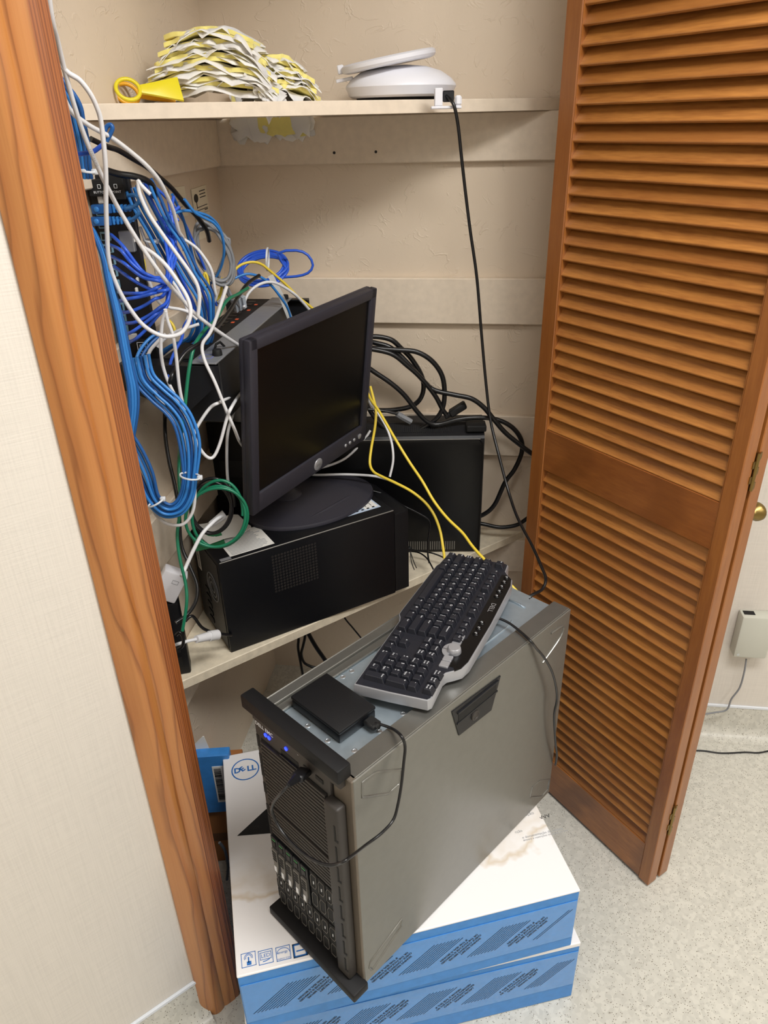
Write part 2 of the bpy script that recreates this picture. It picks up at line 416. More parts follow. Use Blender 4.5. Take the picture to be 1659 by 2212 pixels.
# bifold door, folded open: two louvred panels hinged on their near edges
DP = Vector((0.556, 1.022, 0)); de = Vector((math.sin(DYAW), math.cos(DYAW), 0)); dn = Vector((-de.y, de.x, 0))
PITCHZ = 0.0273; PW = 0.456
def zdoor(px, py): return atp(px, py, DP, dn).z
Z_B = zdoor(1390.5, 1821.5); Z_M0 = zdoor(1172.4, 1014.6); Z_M1 = zdoor(1179, 928.6)
def panel(name, loc, rz, zoff=0.0):
    r = thing(name, None, None, loc, rz); struct(r)
    for x0, x1 in ((0, 0.026), (0.4205, PW)):
        MB().box(x0, x1, -0.028, 0, 0.006, 2.03, bev=0.0015).build('stile', 'door_wood_upright', r)
        xb = x1 if x0 == 0 else x0
        MB().box(xb - 0.0015 if x0 else xb, xb + 0.0015 if x0 == 0 else xb, -0.026, -0.0015, Z_B, 1.95).build('stile_bead', 'door_wood_upright', r)
    for z0, z1 in ((0.008, Z_B), (Z_M0, Z_M1), (1.95, 2.03)):
        MB().box(0.026, 0.4205, -0.026, -0.0015, z0, z1, bev=0.001).build('rail', 'door_rail_wood', r)
    src = None
    c, s_ = math.cos(0.60), math.sin(0.60)
    for lo, hi in ((Z_B, Z_M0), (Z_M1, 1.95)):
        n = int(round((hi - lo) / PITCHZ)); st = (hi - lo) / n
        for i in range(n):
            p = (0, -0.0035, lo + i * st + 0.001)
            if src is None:
                h = 0.0335; t = 0.0055
                pr = [(0, 0), (0.0012, -0.0008), (h - 0.001, 0), (h, 0.001), (h - 0.001, t), (0.002, t), (0, t - 0.0015)]     # along the slat, through it
                v = []
                for x in (0.0265, 0.4200):
                    for a, b in pr: v.append((x, -a * s_ - b * c, a * c - b * s_))
                m = len(pr); o = MB()
                o._add(v, [tuple(range(m)), tuple(range(m, 2 * m))[::-1]] + [(q, (q + 1) % m, m + (q + 1) % m, m + q) for q in range(m)])
                src = o.build('slat', 'door_wood', r); src.location = p
            else:
                inst(src, 'slat', r, p, (random.uniform(-0.03, 0.03), 0, 0))
    return r
rz = math.atan2(de.y, de.x)
d1 = panel('door_1', DP, rz)
d2 = panel('door_2', DP - dn * 0.066 + de * 0.0 + Vector((0, 0, 0)) + de * PW, rz + PI)
# the hinges and knob are parts of the far leaf
def hinge(px0, py0, px1, py1):
    zt = atp(px0, py0, DP, de).z; zb = atp(px1, py1, DP, de).z
    o = MB(); o.cyl((PW + 0.001, -0.033, zb), (PW + 0.001, -0.033, zt), 0.0035, 10)
    n = 5
    for i in range(n):
        z = zb + (zt - zb) * i / n; o.box(PW - 0.0005, PW + 0.0015, -0.0425 if i % 2 else -0.033, -0.033 if i % 2 else -0.0235, z + 0.0005, z + (zt - zb) / n - 0.0005)
    return o
kz = at(1636, 1107, 1.08).z
hinge(1646, 975, 1629, 1055).build('hinge', 'brass', d2, 40); hinge(1461, 1740, 1451, 1795).build('hinge', 'brass', d2, 40)
o = MB(); o.lathe([(0.006, 0), (0.006, 0.012), (0.010, 0.016), (0.016, 0.024), (0.017, 0.030), (0.013, 0.036), (0.004, 0.038)], 20, Matrix.Translation((PW - 0.013, 0.0, kz)) @ Matrix.Rotation(-PI / 2, 4, 'X'))
o.build('knob', 'brass', d2, 60)

# ------------------------------------------------------------------ shelves
def line_x(p0, d0, p1, d1):
    det = d0.x * (-d1.y) + d1.x * d0.y; r = p1 - p0
    t = (r.x * (-d1.y) + d1.x * r.y) / det; return p0 + d0 * t
def flat(v): return Vector((v.x, v.y, 0))
ZS = 0.525
SA = flat(atz(404, 1467, ZS)); SB = flat(atz(1120, 1151, ZS)); sdir = (SB - SA).normalized()
inl = BP + ld * -0.002 + bd * 0.002
L_ = line_x(SA, sdir, inl, ld); R_ = line_x(SA, sdir, inl, bd)
sh = MB(); sh.prism([(p.x, p.y) for p in (L_, R_, inl)], ZS - 0.021, ZS, bev=0.0015, seg=1)
tag(sh.build('shelf', 'shelf_board'), 'lower cream closet shelf with a rough chipped front edge holding the black computers', 'shelf')
ZU = 1.530
UA = flat(at(200, 245, 1.235)); UB = flat(at(1180, 222, 1.672)); udir = (UB - UA).normalized()
L_ = line_x(UA, udir, inl, ld); R_ = line_x(UA, udir, inl, bd)
q = lambda a, b: inl + bd * a - ld * b
sh = MB(); sh.prism([(p.x, p.y) for p in (L_, R_, q(0.245, 0), q(0.245, 0.05), q(0.03, 0.05), q(0.03, 0), inl)], ZU - 0.0215, ZU, bev=0.002, seg=1)
tag(sh.build('shelf', 'painted_wood'), 'upper cream painted closet shelf with smooth front edge carrying dusters and a white disc', 'shelf')

# ------------------------------------------------------------------ monitor cartons under the server
def carton_white(name):
    m = bpy.data.materials.new(name); t = NT(m); tc = t.add('ShaderNodeTexCoord'); sx = t.add('ShaderNodeSeparateXYZ'); t.l(tc.outputs['Object'], sx.inputs[0])
    n = t.noise(tc.outputs['Object'], 7, 4, 0.6); n2 = t.noise(tc.outputs['Object'], 30, 3, 0.6)
    # an old water stain: a tide line that wanders across the lid
    yy = t.math('ADD', sx.outputs['Y'], t.math('MULTIPLY', t.math('SUBTRACT', n, 0.5), 0.22))
    d = t.math('ABSOLUTE', t.math('SUBTRACT', yy, 0.125)); line = t.math('MAXIMUM', t.math('SUBTRACT', 1.0, t.math('MULTIPLY', d, 70.0)), 0.0)
    d2 = t.math('ABSOLUTE', t.math('SUBTRACT', yy, 0.165)); band = t.math('MAXIMUM', t.math('SUBTRACT', 1.0, t.math('MULTIPLY', d2, 22.0)), 0.0)
    f = t.math('MINIMUM', t.math('ADD', t.math('MULTIPLY', line, 0.55), t.math('MULTIPLY', t.math('MULTIPLY', band, n2), 0.5)), 0.8)
    t.l(t.mix(f, srgb(238, 236, 236), srgb(196, 172, 132)), t.b.inputs['Base Color']); t.b.inputs['Roughness'].default_value = 0.4
    t.bump(n2, 0.1, 0.001); M[name] = m
carton_white('carton_white')
def tape(parent, w, zc, flip, x0):                      # printed packing tape along the front seam
    y = -0.0012; hw = 0.052
    MB().box(0.002, w - 0.002, y, 0.0, zc - hw, zc + hw, bev=0.0006).build('packing_tape', 'tape_blue', parent)
    R0 = Matrix.Translation((0, y - 0.0004, zc)) @ Matrix.Rotation(PI / 2, 4, 'X')
    x = x0; lines = ['IF THIS SEAL IS BROKEN', 'OR THE PACKAGE IS DAMAGED', 'CHECK CONTENTS BEFORE', 'SIGNING RECEIPT']
    while x < w - 0.02:
        pr = MB(); tx = MB()
        for k in range(9):                              # a block of slanting rules
            a = x + k * 0.0062; h = 0.030; sl = 1.05
            if a + h * sl > w - 0.004 or a - h * sl < 0.004: continue
            pr._add([(a - h * sl, -h, 0), (a - h * sl + 0.0015, -h, 0), (a + h * sl + 0.0015, h, 0), (a + h * sl, h, 0)], [(0, 1, 2, 3)], R0)
        if len(pr.bm.faces): stuff(pr.build('printed_rules', 'print_black', parent))
        ang = math.radians(43)
        for j, s in enumerate(lines):
            off = x + 0.062 + j * 0.0100
            if off + 0.035 > w - 0.004: continue
            tx.text(s, 0.0060, R0 @ Matrix.Translation((off + 0.004, 0.0, 0)) @ Matrix.Rotation(ang + (PI if flip else 0), 4, 'Z'), 'CENTER', bold=0.025)
        if len(tx.bm.faces): stuff(tx.build('printed_warning', 'print_black', parent))
        x += 0.122
def carton(name, label, loc, rz, w, d, h, lid=0.011):
    r = thing(name, label, 'box', loc, rz, 'monitor cartons stacked on the floor')
    o = MB(); o.box(0, w, 0, d, 0, h - 0.0005, bev=0.002, seg=2); o.build('carton_body', 'box_blue', r)
    o = MB(); o.box(-0.0008, w + 0.0008, -0.0008, d + 0.0008, h - lid, h, bev=0.002, seg=2); o.build('lid_panel', 'carton_white', r)
    return r
FLc = atz(512, 2110, 0.33); FRc = atz(1253, 1922, 0.33)
vx = FRc - FLc; rz1 = math.atan2(vx.y, vx.x); W1 = vx.length
c1 = carton('monitor_carton', 'blue and white monitor carton with water stained lid, upper of the two, under the server', (FLc.x, FLc.y, 0.172), rz1, W1, 0.462, 0.158, 0.005)
tape(c1, W1, 0.080, True, 0.045)
FL2 = atz(530, 2208, 0.17); FR2 = atz(1254, 2037, 0.17); vx = FR2 - FL2; rz2 = math.atan2(vx.y, vx.x); W2 = vx.length
c2 = carton('monitor_carton', 'blue monitor carton lying on the floor, lower of the two, with torn printed tape', (FL2.x, FL2.y, 0.001), rz2, W2, 0.462, 0.1708)
tape(c2, W2, 0.095, False, 0.045)
Z1 = 0.158 + 0.0004
ci = c1.matrix_basis.inverted() if False else None
def boxl(px, py):                                       # a spot of the lid in the carton's own plan
    p = atz(px, py, 0.33) - Vector((FLc.x, FLc.y, 0)); c, s = math.cos(-rz1), math.sin(-rz1)
    return Vector((p.x * c - p.y * s, p.x * s + p.y * c, 0))
# lid print: ring logo, icons, monitor silhouette, small text
cen = boxl(530, 1662); a = boxl(500, 1664); rx = (a - cen).length
o = MB(); n = 48; v = []; f = []
for i in range(n):
    an = 2 * PI * i / n
    for k in (1.0, 0.91): v.append((cen.x + math.cos(an) * rx * k, cen.y + math.sin(an) * rx * k, Z1))
for i in range(n): j = (i + 1) % n; f.append((2 * i, 2 * i + 1, 2 * j + 1, 2 * j))
o._add(v, f); o.text('D', rx * 0.66, T(cen.x - rx * 0.82, cen.y, Z1), bold=0.035); o.text('LL', rx * 0.66, T(cen.x + rx * 0.12, cen.y, Z1), bold=0.035)
o.text('E', rx * 0.62, T(cen.x - rx * 0.34, cen.y - rx * 0.02, Z1) @ Matrix.Rotation(0.55, 4, 'Z'), bold=0.035)
o.build('ring_logo', 'print_blue', c1)
def frame(o, x0, x1, y0, y1, t, z):
    o.box(x0, x1, y0, y0 + t, z, z + 0.0002); o.box(x0, x1, y1 - t, y1, z, z + 0.0002); o.box(x0, x0 + t, y0, y1, z, z + 0.0002); o.box(x1 - t, x1, y0, y1, z, z + 0.0002)
def icon(px, py, kind):
    c = boxl(px, py); s = 0.0115; o = MB(); frame(o, c.x - s, c.x + s, c.y - s, c.y + s, 0.0009, Z1)
    if kind == 'touch':
        for r in (0.0045, 0.0065):
            o.tube([(c.x + r * math.cos(t), c.y + 0.003 + r * math.sin(t), Z1) for t in [PI * i / 10 - 0.3 for i in range(13)]], 0.0005, 4)
        o.box(c.x - 0.001, c.x + 0.001, c.y - 0.005, c.y + 0.004, Z1, Z1 + 0.0002); o.box(c.x - 0.003, c.x + 0.004, c.y - 0.009, c.y - 0.003, Z1, Z1 + 0.0002)
    elif kind == 'led':
        frame(o, c.x - 0.009, c.x + 0.009, c.y - 0.004, c.y + 0.008, 0.0008, Z1); o.text('LED', 0.0085, T(c.x, c.y + 0.002, Z1), 'CENTER')
        o.tube([(c.x - 0.005, c.y - 0.007, Z1), (c.x, c.y - 0.0065, Z1), (c.x + 0.006, c.y - 0.0045, Z1)], 0.0006, 4)
    elif kind == 'energy':
        o.tube([(c.x + 0.010 * math.cos(t), c.y + 0.0005 + 0.008 * math.sin(t), Z1) for t in [PI * i / 12 for i in range(13)]], 0.0005, 4)
        o.text('energy', 0.006, T(c.x - 0.001, c.y + 0.002, Z1), 'CENTER'); o.text('ENERGY STAR', 0.0032, T(c.x, c.y - 0.0085, Z1), 'CENTER')
    else:
        for t in range(3): frame(o, c.x - s + t * 0.001, c.x + s - t * 0.001, c.y - s + t * 0.001, c.y + s - t * 0.001, 0.0012, Z1)
        o.box(c.x - 0.006, c.x + 0.006, c.y - 0.002, c.y + 0.0, Z1, Z1 + 0.0002)
    o.build('printed_icon', 'print_blue', c1)
icon(537, 2073, 'touch'); icon(574, 2067, 'led'); icon(612, 2059, 'energy'); icon(648, 2052, 'square')
o = MB(); P_ = [boxl(*q) for q in ((512, 1806), (575, 1748), (640, 1742), (640, 1796))]
o._add([(p.x, p.y, Z1) for p in P_], [(0, 1, 2, 3)]); o.build('printed_silhouette', 'print_black', c1)
o = MB()
for (px, py, s_, t_) in ((1090, 1770, 'documentação', 0.010), (1112, 1798, 'cção', 0.008), (1128, 1810, 'e documentação do usuário', 0.0072), (1130, 1816, 'drivers e restrições impostas ao seu', 0.006)):
    p = boxl(px, py); o.text(s_, t_, T(p.x, p.y, Z1))
o.build('printed_text', 'print_grey', c1)
o = MB(); p = boxl(1166, 1766)
for k in range(3): o.tube([(p.x + k * 0.007, p.y + 0.001 * k, Z1), (p.x + 0.003 + k * 0.007, p.y - 0.004, Z1), (p.x + 0.005 + k * 0.007, p.y + 0.003, Z1)], 0.0007, 4)
stuff(o.build('pen_mark', 'print_black', c1))

# blue carton stood behind the door casing, with a shipping label, and what lies under it
YB = 1.10
pa, pb, pc = at(425, 1652, YB), at(492, 1638, YB), at(478, 1750, YB)
wB = 0.16; hB = pb.z - pc.z
bx = thing('barcode_carton', 'blue carton with white barcode label behind the left door casing', 'box', (pb.x - wB, YB, 0.172), 0.06)
MB().box(0, wB, 0, 0.024, 0, pb.z - 0.172, bev=0.002).build('carton_body', 'box_blue', bx)
q0, q1 = at(452, 1662, YB), at(486, 1738, YB); lw, lh = q1.x - q0.x + 0.008, q0.z - q1.z; lx = q0.x - (pb.x - wB) + 0.004; lz = q1.z - 0.172
MB().box(lx, lx + lw, -0.0008, 0, lz, lz + lh).build('shipping_label', 'paper', bx)
o = MB(); zz = lz + 0.006
while zz < lz + lh - 0.005:
    h = random.choice((0.0008, 0.0014, 0.002)); o.box(lx + 0.003, lx + lw - 0.010, -0.0012, -0.0008, zz, zz + h); zz += h + random.choice((0.0008, 0.0015))
o.build('barcode', 'print_black', bx)
q0 = at(444, 1650, YB + 0.02).x - (pb.x - wB)
o = MB(); o.prism([(q0 - 0.03, pb.z - 0.1725), (q0 + 0.012, pb.z - 0.1725), (q0 + 0.006, pb.z - 0.172 + 0.034), (q0 + 0.003, pb.z - 0.172 + 0.034)], 0, 0.0015, basis((0, 0.0235, 0), (1, 0, 0), (0, 0, 1), (0, -1, 0)))
o.build('raised_flap', 'paper', bx)
s_ = thing('cardboard_block', 'brown cardboard block under the blue barcode carton', 'box', (pb.x - wB + 0.01, YB + 0.01, 0.0), 0.06)
MB().box(0, wB - 0.02, 0, 0.18, 0, 0.165, bev=0.002).build('carton_body', 'card_orange', s_)
MB().box(0, wB - 0.02, -0.0006, 0, 0.07, 0.095).build('sealing_tape', 'card_brown', s_)

# ------------------------------------------------------------------ tower server
TX, TY, TYAW = -0.0521, 0.6441, 0.7909
SW, SD, SH = 0.203, 0.506, 0.440; SZ = 0.3305
ta = Vector((math.sin(TYAW), math.cos(TYAW), 0)); tr = Vector((math.cos(TYAW), -math.sin(TYAW), 0)); TO = Vector((TX, TY, SZ))
def tl(p): p = p - TO; return Vector((p.dot(tr), p.dot(ta), p.z))
def tw(x, y, z): return TO + tr * x + ta * y + Vector((0, 0, z))
def s_side(px, py, off=0.0): return atp(px, py, TO + tr * off, tr)
def s_front(px, py, off=0.0): return atp(px, py, TO + ta * off, ta)
sv = thing('tower_server', 'grey and black tower server standing upright on the monitor cartons', 'server', TO, -TYAW)
MB().box(-SW + 0.003, -0.003, 0.014, SD, 0.004, 0.430, bev=0.001).build('chassis', 'galvanised', sv)
MB().box(-0.003, 0, 0.006, SD + 0.002, 0.003, SH, bev=0.0015).build('side_panel', 'pewter', sv)
MB().box(-SW, -SW + 0.003, 0.006, SD + 0.002, 0.003, SH, bev=0.0015).build('side_panel', 'pewter', sv)
MB().box(-0.034, -0.003, 0.010, SD + 0.002, 0.4305, SH, bev=0.001).build('top_frame', 'pewter', sv)
o = MB(); o.box(-SW + 0.003, -SW + 0.020, 0.010, SD + 0.002, 0.4305, SH, bev=0.001); o.box(-SW + 0.020, -SW + 0.034, 0.010, SD, 0.4305, 0.4352, bev=0.001)
o.build('top_frame', 'pewter', sv)
o = MB()
for (px, py) in ((665, 1568), (708, 1600), (766, 1622), (820, 1580), (871, 1542), (737, 1460), (757, 1448)):
    p = tl(atz(px, py, SZ + 0.43)); p.x = min(max(p.x, -SW + 0.04), -0.040); p.z = 0.430; MB().lathe([(0.0042, 0), (0.0042, 0.0006), (0.003, 0.001), (0.003, 0.0003), (0.0012, 0.0003)], 12, T(*p)).build('rivet', 'rivet', sv)
o = MB()
for (px, py) in ((866, 1558), (806, 1612), (652, 1587), (1146, 1292), (1080, 1393)):
    p = tl(atz(px, py, SZ + 0.43))
    for d in (-0.004, 0.001): o.box(p.x - 0.001, p.x + 0.001, p.y + d, p.y + d + 0.003, 0.4296, 0.4305)
stuff(o.build('slot_mark', 'slot_black', sv))
def emboss(pts, r, m, name, zfun, closed=True):
    o = MB(); o.tube([zfun(p) for p in spline([(a, b, 0) for a, b in pts], 3, closed)], r, 6, closed); return o.build(name, m, sv, 60)
emboss([(-0.108, 0.36), (-0.108, 0.462), (-0.098, 0.470), (-0.066, 0.470)], 0.0028, 'galvanised', 'pressed_rib', lambda p: Vector((p.x, p.y, 0.430)), False)
emboss([(-0.055, 0.30), (-0.055, 0.40), (-0.060, 0.425)], 0.0018, 'galvanised', 'pressed_rib', lambda p: Vector((p.x, p.y, 0.430)), False)
for yy in (0.12, 0.455): o = MB(); o.lathe([(0.011, 0), (0.010, 0.003), (0.006, 0.005), (0.0, 0.0055)], 16, T(-0.158 if yy < 0.3 else -0.128, yy + 0.1 if yy < 0.3 else yy, 0.430)); o.build('locating_boss', 'galvanised', sv, 60)
# pressed shapes in the near side panel
def poly_ridge(px):
    q = [tl(s_side(*a)) for a in px]; o = MB(); P = []
    for i, p in enumerate(q):
        n = q[(i + 1) % len(q)]
        for k in range(4): P.append(p.lerp(n, k / 4))
    o.tube([(-0.0006, p.y, p.z) for p in P], 0.0020, 6, True); o.build('pressed_rib', 'pewter', sv, 60)
poly_ridge([(782, 1722), (782, 1690), (812, 1668), (868, 1662), (864, 1692), (840, 1714)])
poly_ridge([(1145, 1722), (1150, 1700), (1165, 1687), (1187, 1683), (1183, 1705), (1170, 1720)])
q = [tl(s_side(*a)) for a in ((1190, 1368), (1216, 1352), (1211, 1376), (1172, 1432))]
o = MB(); o.tube([(-0.0008, p.y, p.z) for p in spline(q, 4)], 0.0026, 6); o.build('pressed_rib', 'pewter', sv, 60)
poly_ridge([(868, 1985), (867, 2000), (805, 2095), (798, 2090), (800, 2078)])
# latch plate in the side panel
q = [tl(s_side(*a)) for a in ((975, 1537), (1080, 1459), (1060, 1533), (990, 1588))]
o = MB(); n = 4; o._add([(0.0, p.y, p.z) for p in q] + [(0.0016, p.y, p.z) for p in q], [(4, 5, 6, 7), (3, 2, 1, 0)] + [(i, (i + 1) % 4, 4 + (i + 1) % 4, 4 + i) for i in range(4)])
lp = o.build('latch_plate', 'black_plastic', sv)
y0, y1 = 0.212, 0.302
MB().box(0.0014, 0.0022, y0, y1, 0.396, 0.414, bev=0.0003).build('finger_slot', 'slot_black', lp)
o = MB(); o.box(0.0016, 0.0040, y0 - 0.003, y1 + 0.003, 0.4135, 0.4165); o.box(0.0016, 0.0030, y0 - 0.003, y1 + 0.003, 0.3935, 0.396); o.build('slot_lip', 'dark_metal', lp)
MB().lathe([(0.0085, 0), (0.0085, 0.0022), (0.0065, 0.003), (0.0055, 0.0018), (0.0015, 0.0018)], 20, Matrix.Translation((0.0016, 0.251, 0.383)) @ Matrix.Rotation(PI / 2, 4, 'Y')).build('lock_barrel', 'bezel_grey', lp, 50)
# front bezel
bz = MB().box(-SW + 0.001, -0.037, 0.0, 0.0145, 0.014, 0.440, bev=0.0015).build('bezel', 'bezel_grey', sv)
MB().box(-0.037, -0.0005, 0.004, 0.0145, 0.006, 0.440, bev=0.0012).build('corner_strip', 'pewter_front', sv)
MB().box(-SW - 0.009, -0.008, -0.011, 0.012, 0.4405, 0.4635, bev=0.0025, seg=2).build('end_bar', 'black_bar', sv, 40)
MB().box(-SW + 0.006, -0.012, -0.005, 0.010, 0.4255, 0.4405, bev=0.001).build('bar_skirt', 'bezel_grey', sv)
MB().box(-SW + 0.004, 0.008, -0.024, 0.006, 0.0, 0.018, bev=0.0025, seg=2).build('end_bar', 'black_bar', sv, 40)
hn = MB(); hn.box(-0.041, -0.0125, -0.013, 0.004, 0.020, 0.392, bev=0.004, seg=3); hn = hn.build('handle_strip', 'bezel_grey', sv, 40)
o = MB(); z = 0.36
while z > 0.03:
    o.box(-0.0215, -0.0185, -0.0136, -0.0128, z - 0.030, z); o.box(-0.0215, -0.0145, -0.0136, -0.0128, z - 0.030, z - 0.0265); z -= 0.0415
o.build('handle_slot', 'slot_black', hn)
o = MB(); o.text('DELL EMC', 0.0092, basis((-0.199, -0.0004, 0.4135), (1, 0, 0), (0, 0, 1), (0, -1, 0)), bold=0.02); o.text('PowerEdge T440', 0.0078, basis((-0.133, -0.0004, 0.4215), (1, 0, 0), (0, 0, 1), (0, -1, 0))); o.build('lettering', 'print_white', bz)
for (x, zz, r) in ((-0.176, 0.4035, 0.0032), (-0.168, 0.4035, 0.0032)): MB().lathe([(r, 0), (r, 0.0012), (r * 0.6, 0.0018)], 14, basis((x, 0, zz), (1, 0, 0), (0, 0, 1), (0, -1, 0))).build('status_light', 'led_blue', bz)
MB().lathe([(0.0030, 0), (0.0030, 0.0012), (0.0018, 0.0016)], 14, basis((-0.129, 0, 0.4105), (1, 0, 0), (0, 0, 1), (0, -1, 0))).build('power_light', 'led_blue', bz)
o = MB(); o.box(-0.142, -0.104, -0.0006, 0.001, 0.3925, 0.4015); o.build('optical_slot', 'slot_black', bz)
o = MB(); o.box(-0.142, -0.104, -0.0035, 0.001, 0.3905, 0.393, bev=0.0005); o.build('slot_lip', 'black_plastic', bz)
for x in (-0.085, -0.060):
    o = MB(); o.box(x - 0.0075, x + 0.0075, -0.0008, 0.001, 0.4005, 0.4075); p = o.build('usb_port', 'slot_black', bz)
    MB().box(x - 0.0055, x + 0.0055, -0.0012, -0.0006, 0.4045, 0.406).build('usb_tongue', 'steel_grey', p) if False else None
def grille(z0, z1, n):
    MB().box(-0.189, -0.0455, -0.0008, 0.001, z0, z1).build('grille_back', 'slot_black', bz)
    o = MB(); st = (z1 - z0) / n
    for i in range(n):
        o.box(-0.188, -0.0465, -0.0042, 0.001, z0 + i * st + st * 0.06, z0 + i * st + st * 0.66, bev=0.0006)
    stuff(o.build('grille_bar', 'bezel_grey', bz))
grille(0.264, 0.389, 17); grille(0.192, 0.258, 9)
for i, (z0, z1) in enumerate(((0.366, 0.390), (0.330, 0.352), (0.306, 0.328), (0.270, 0.292), (0.225, 0.245), (0.200, 0.220), (0.175, 0.195), (0.135, 0.160), (0.108, 0.130), (0.082, 0.104), (0.045, 0.065), (0.022, 0.042))):
    MB().box(-SW + 0.0025, -SW + 0.0085, -0.0006, 0.001, z0, z1).build('vent_slot', 'slot_black', bz)
# drive bays: five carriers and eleven blanks
MB().box(-0.1935, -0.0455, -0.0006, 0.001, 0.010, 0.186).build('bay_opening', 'slot_black', bz)
px_ = 0.0181
cs = {}
def ring(o, c, w, h, r, y):
    P = [(-w, h * 0.45), (-w * 0.45, h), (w, h), (w, -h * 0.45), (w * 0.45, -h), (-w, -h)]
    pts = []
    for i, p in enumerate(P):
        n = P[(i + 1) % len(P)]
        for k in range(3): pts.append((c[0] + p[0] + (n[0] - p[0]) * k / 3, y, c[1] + p[1] + (n[1] - p[1]) * k / 3))
    o.tube(pts, r, 5, True)
for row, (z0, z1) in enumerate(((0.100, 0.184), (0.012, 0.094))):
    for c in range(8):
        x = -0.1925 + c * px_
        if row == 0 and c < 5:
            b = MB().box(x, x + 0.0166, -0.006, 0.002, z0, z1, bev=0.0008).build('drive_carrier', 'dark_metal', bz)
            o = MB(); o.prism([(x + 0.002, z0 + 0.002), (x + 0.011, z0 + 0.002), (x + 0.0150, z0 + 0.022), (x + 0.0150, z0 + 0.058), (x + 0.002, z0 + 0.058), (x + 0.0045, z0 + 0.024)], 0, 0.003, basis((0, -0.006, 0), (1, 0, 0), (0, 0, 1), (0, -1, 0)), bev=0.0006)
            o.build('release_lever', 'drive_grey', b)
            o = MB()
            for k in range(4): o.box(x + 0.0045, x + 0.0135, -0.0095, -0.0088, z0 + 0.034 + k * 0.0058, z0 + 0.0372 + k * 0.0058)
            o.build('lever_vent', 'slot_black', b)
            MB().box(x + 0.0050, x + 0.0105, -0.0096, -0.0088, z0 + 0.007, z0 + 0.019).build('capacity_label', 'print_white', b)
            MB().box(x + 0.004, x + 0.012, -0.0068, -0.006, z1 - 0.006, z1 - 0.0045).build('activity_light', 'led_green', b)
            MB().box(x + 0.003, x + 0.012, -0.0070, -0.006, z1 - 0.018, z1 - 0.008).build('latch_button', 'black_plastic', b)
        else:
            b = MB().box(x, x + 0.0166, -0.003, 0.002, z0, z1, bev=0.0008).build('drive_blank', 'slot_black', bz)
            o = MB(); h = (z1 - z0)
            ring(o, (x + 0.0083, z0 + h * 0.77), 0.0066, h * 0.18, 0.0006, -0.0035); ring(o, (x + 0.0083, z0 + h * 0.27), 0.0066, h * 0.18, 0.0006, -0.0035)
            o.build('blank_rim', 'drive_grey', b, 60)
            MB().box(x + 0.0075, x + 0.0092, -0.0036, -0.003, z0 + h * 0.70, z0 + h * 0.77).build('blank_mark', 'print_white', b)

# ------------------------------------------------------------------ portable drive on the server and its lead
pd = thing('portable_drive', 'black portable hard drive lying on top of the server', 'hard drive', tw(-0.117, 0.078, 0.4303), -TYAW)
MB().box(-0.051, 0.051, -0.034, 0.034, 0, 0.0150, bev=0.0025, seg=2).build('drive_body', 'desktop_black', pd, 40)
MB().box(-0.0515, 0.0515, -0.0345, 0.0345, 0.0155, 0.0215, bev=0.002, seg=2).build('drive_lid', 'black_bar', pd, 40)
o = MB(); frame(o, 0.028, 0.040, -0.004, 0.004, 0.0007, 0.0215); o.build('lid_mark', 'slot_black', pd)

# ------------------------------------------------------------------ keyboard lying across the server
KO = Vector((-0.048, 0.796, 0)); kd = Vector((0.158, 0.342, 0)).normalized(); ke = Vector((kd.y, -kd.x, 0))
KZ = 0.7725
kmx = basis(KO + kd * 0.390 + Vector((0, 0, KZ)), -kd, ke, (0, 0, 1)) @ Matrix.Rotation(math.radians(1.6), 4, 'X')
kb = thing('keyboard', 'black keyboard with silver rim lying askew across the server top', 'keyboard', mx=kmx)
out = [(0.006, -0.004), (0.008, 0.050), (0.012, 0.106), (0.018, 0.110), (0.066, 0.108), (0.075, 0.111), (0.083, 0.120), (0.092, 0.129), (0.110, 0.134), (0.21, 0.138), (0.325, 0.138), (0.345, 0.134), (0.356, 0.124), (0.366, 0.117), (0.388, 0.115), (0.392, 0.110), (0.392, 0.006), (0.386, 0.0), (0.352, -0.003), (0.345, -0.006), (0.20, -0.011), (0.185, -0.011), (0.177, -0.006), (0.168, -0.003)]
poly = [(0.390 - a, c) for a, c in out][::-1]
def inset(P, d):
    n = len(P); R = []
    cx = sum(p[0] for p in P) / n; 
    for i in range(n):
        a, b, c = Vector(P[i - 1]), Vector(P[i]), Vector(P[(i + 1) % n])
        e1 = (b - a).normalized(); e2 = (c - b).normalized(); n1 = Vector((-e1.y, e1.x)); n2 = Vector((-e2.y, e2.x)); m = (n1 + n2); m = m / max(0.3, m.dot(n1)) if m.length > 0 else n1
        R.append((b.x + m.x * d, b.y + m.y * d))
    return R
ar = sum(poly[i - 1][0] * poly[i][1] - poly[i][0] * poly[i - 1][1] for i in range(len(poly)))
if ar < 0: poly = poly[::-1]
MB().prism(poly, 0.003, 0.0205, bev=0.002, seg=2).build('silver_case', 'silver_plastic', kb, 40)
MB().prism(inset(poly, 0.0022), 0.019, 0.0212).build('key_deck', 'key_black', kb)
MB().prism(inset(poly, 0.006), 0.0, 0.004).build('bottom_shell', 'black_plastic', kb)
KU, KX, KT = 0.0163, 0.0035, 0.0212
rows = {0: 0.0125, 1: 0.0292, 2: 0.0459, 3: 0.0626, 4: 0.0793, 5: 0.1020}
legend = MB(); kmesh = {}
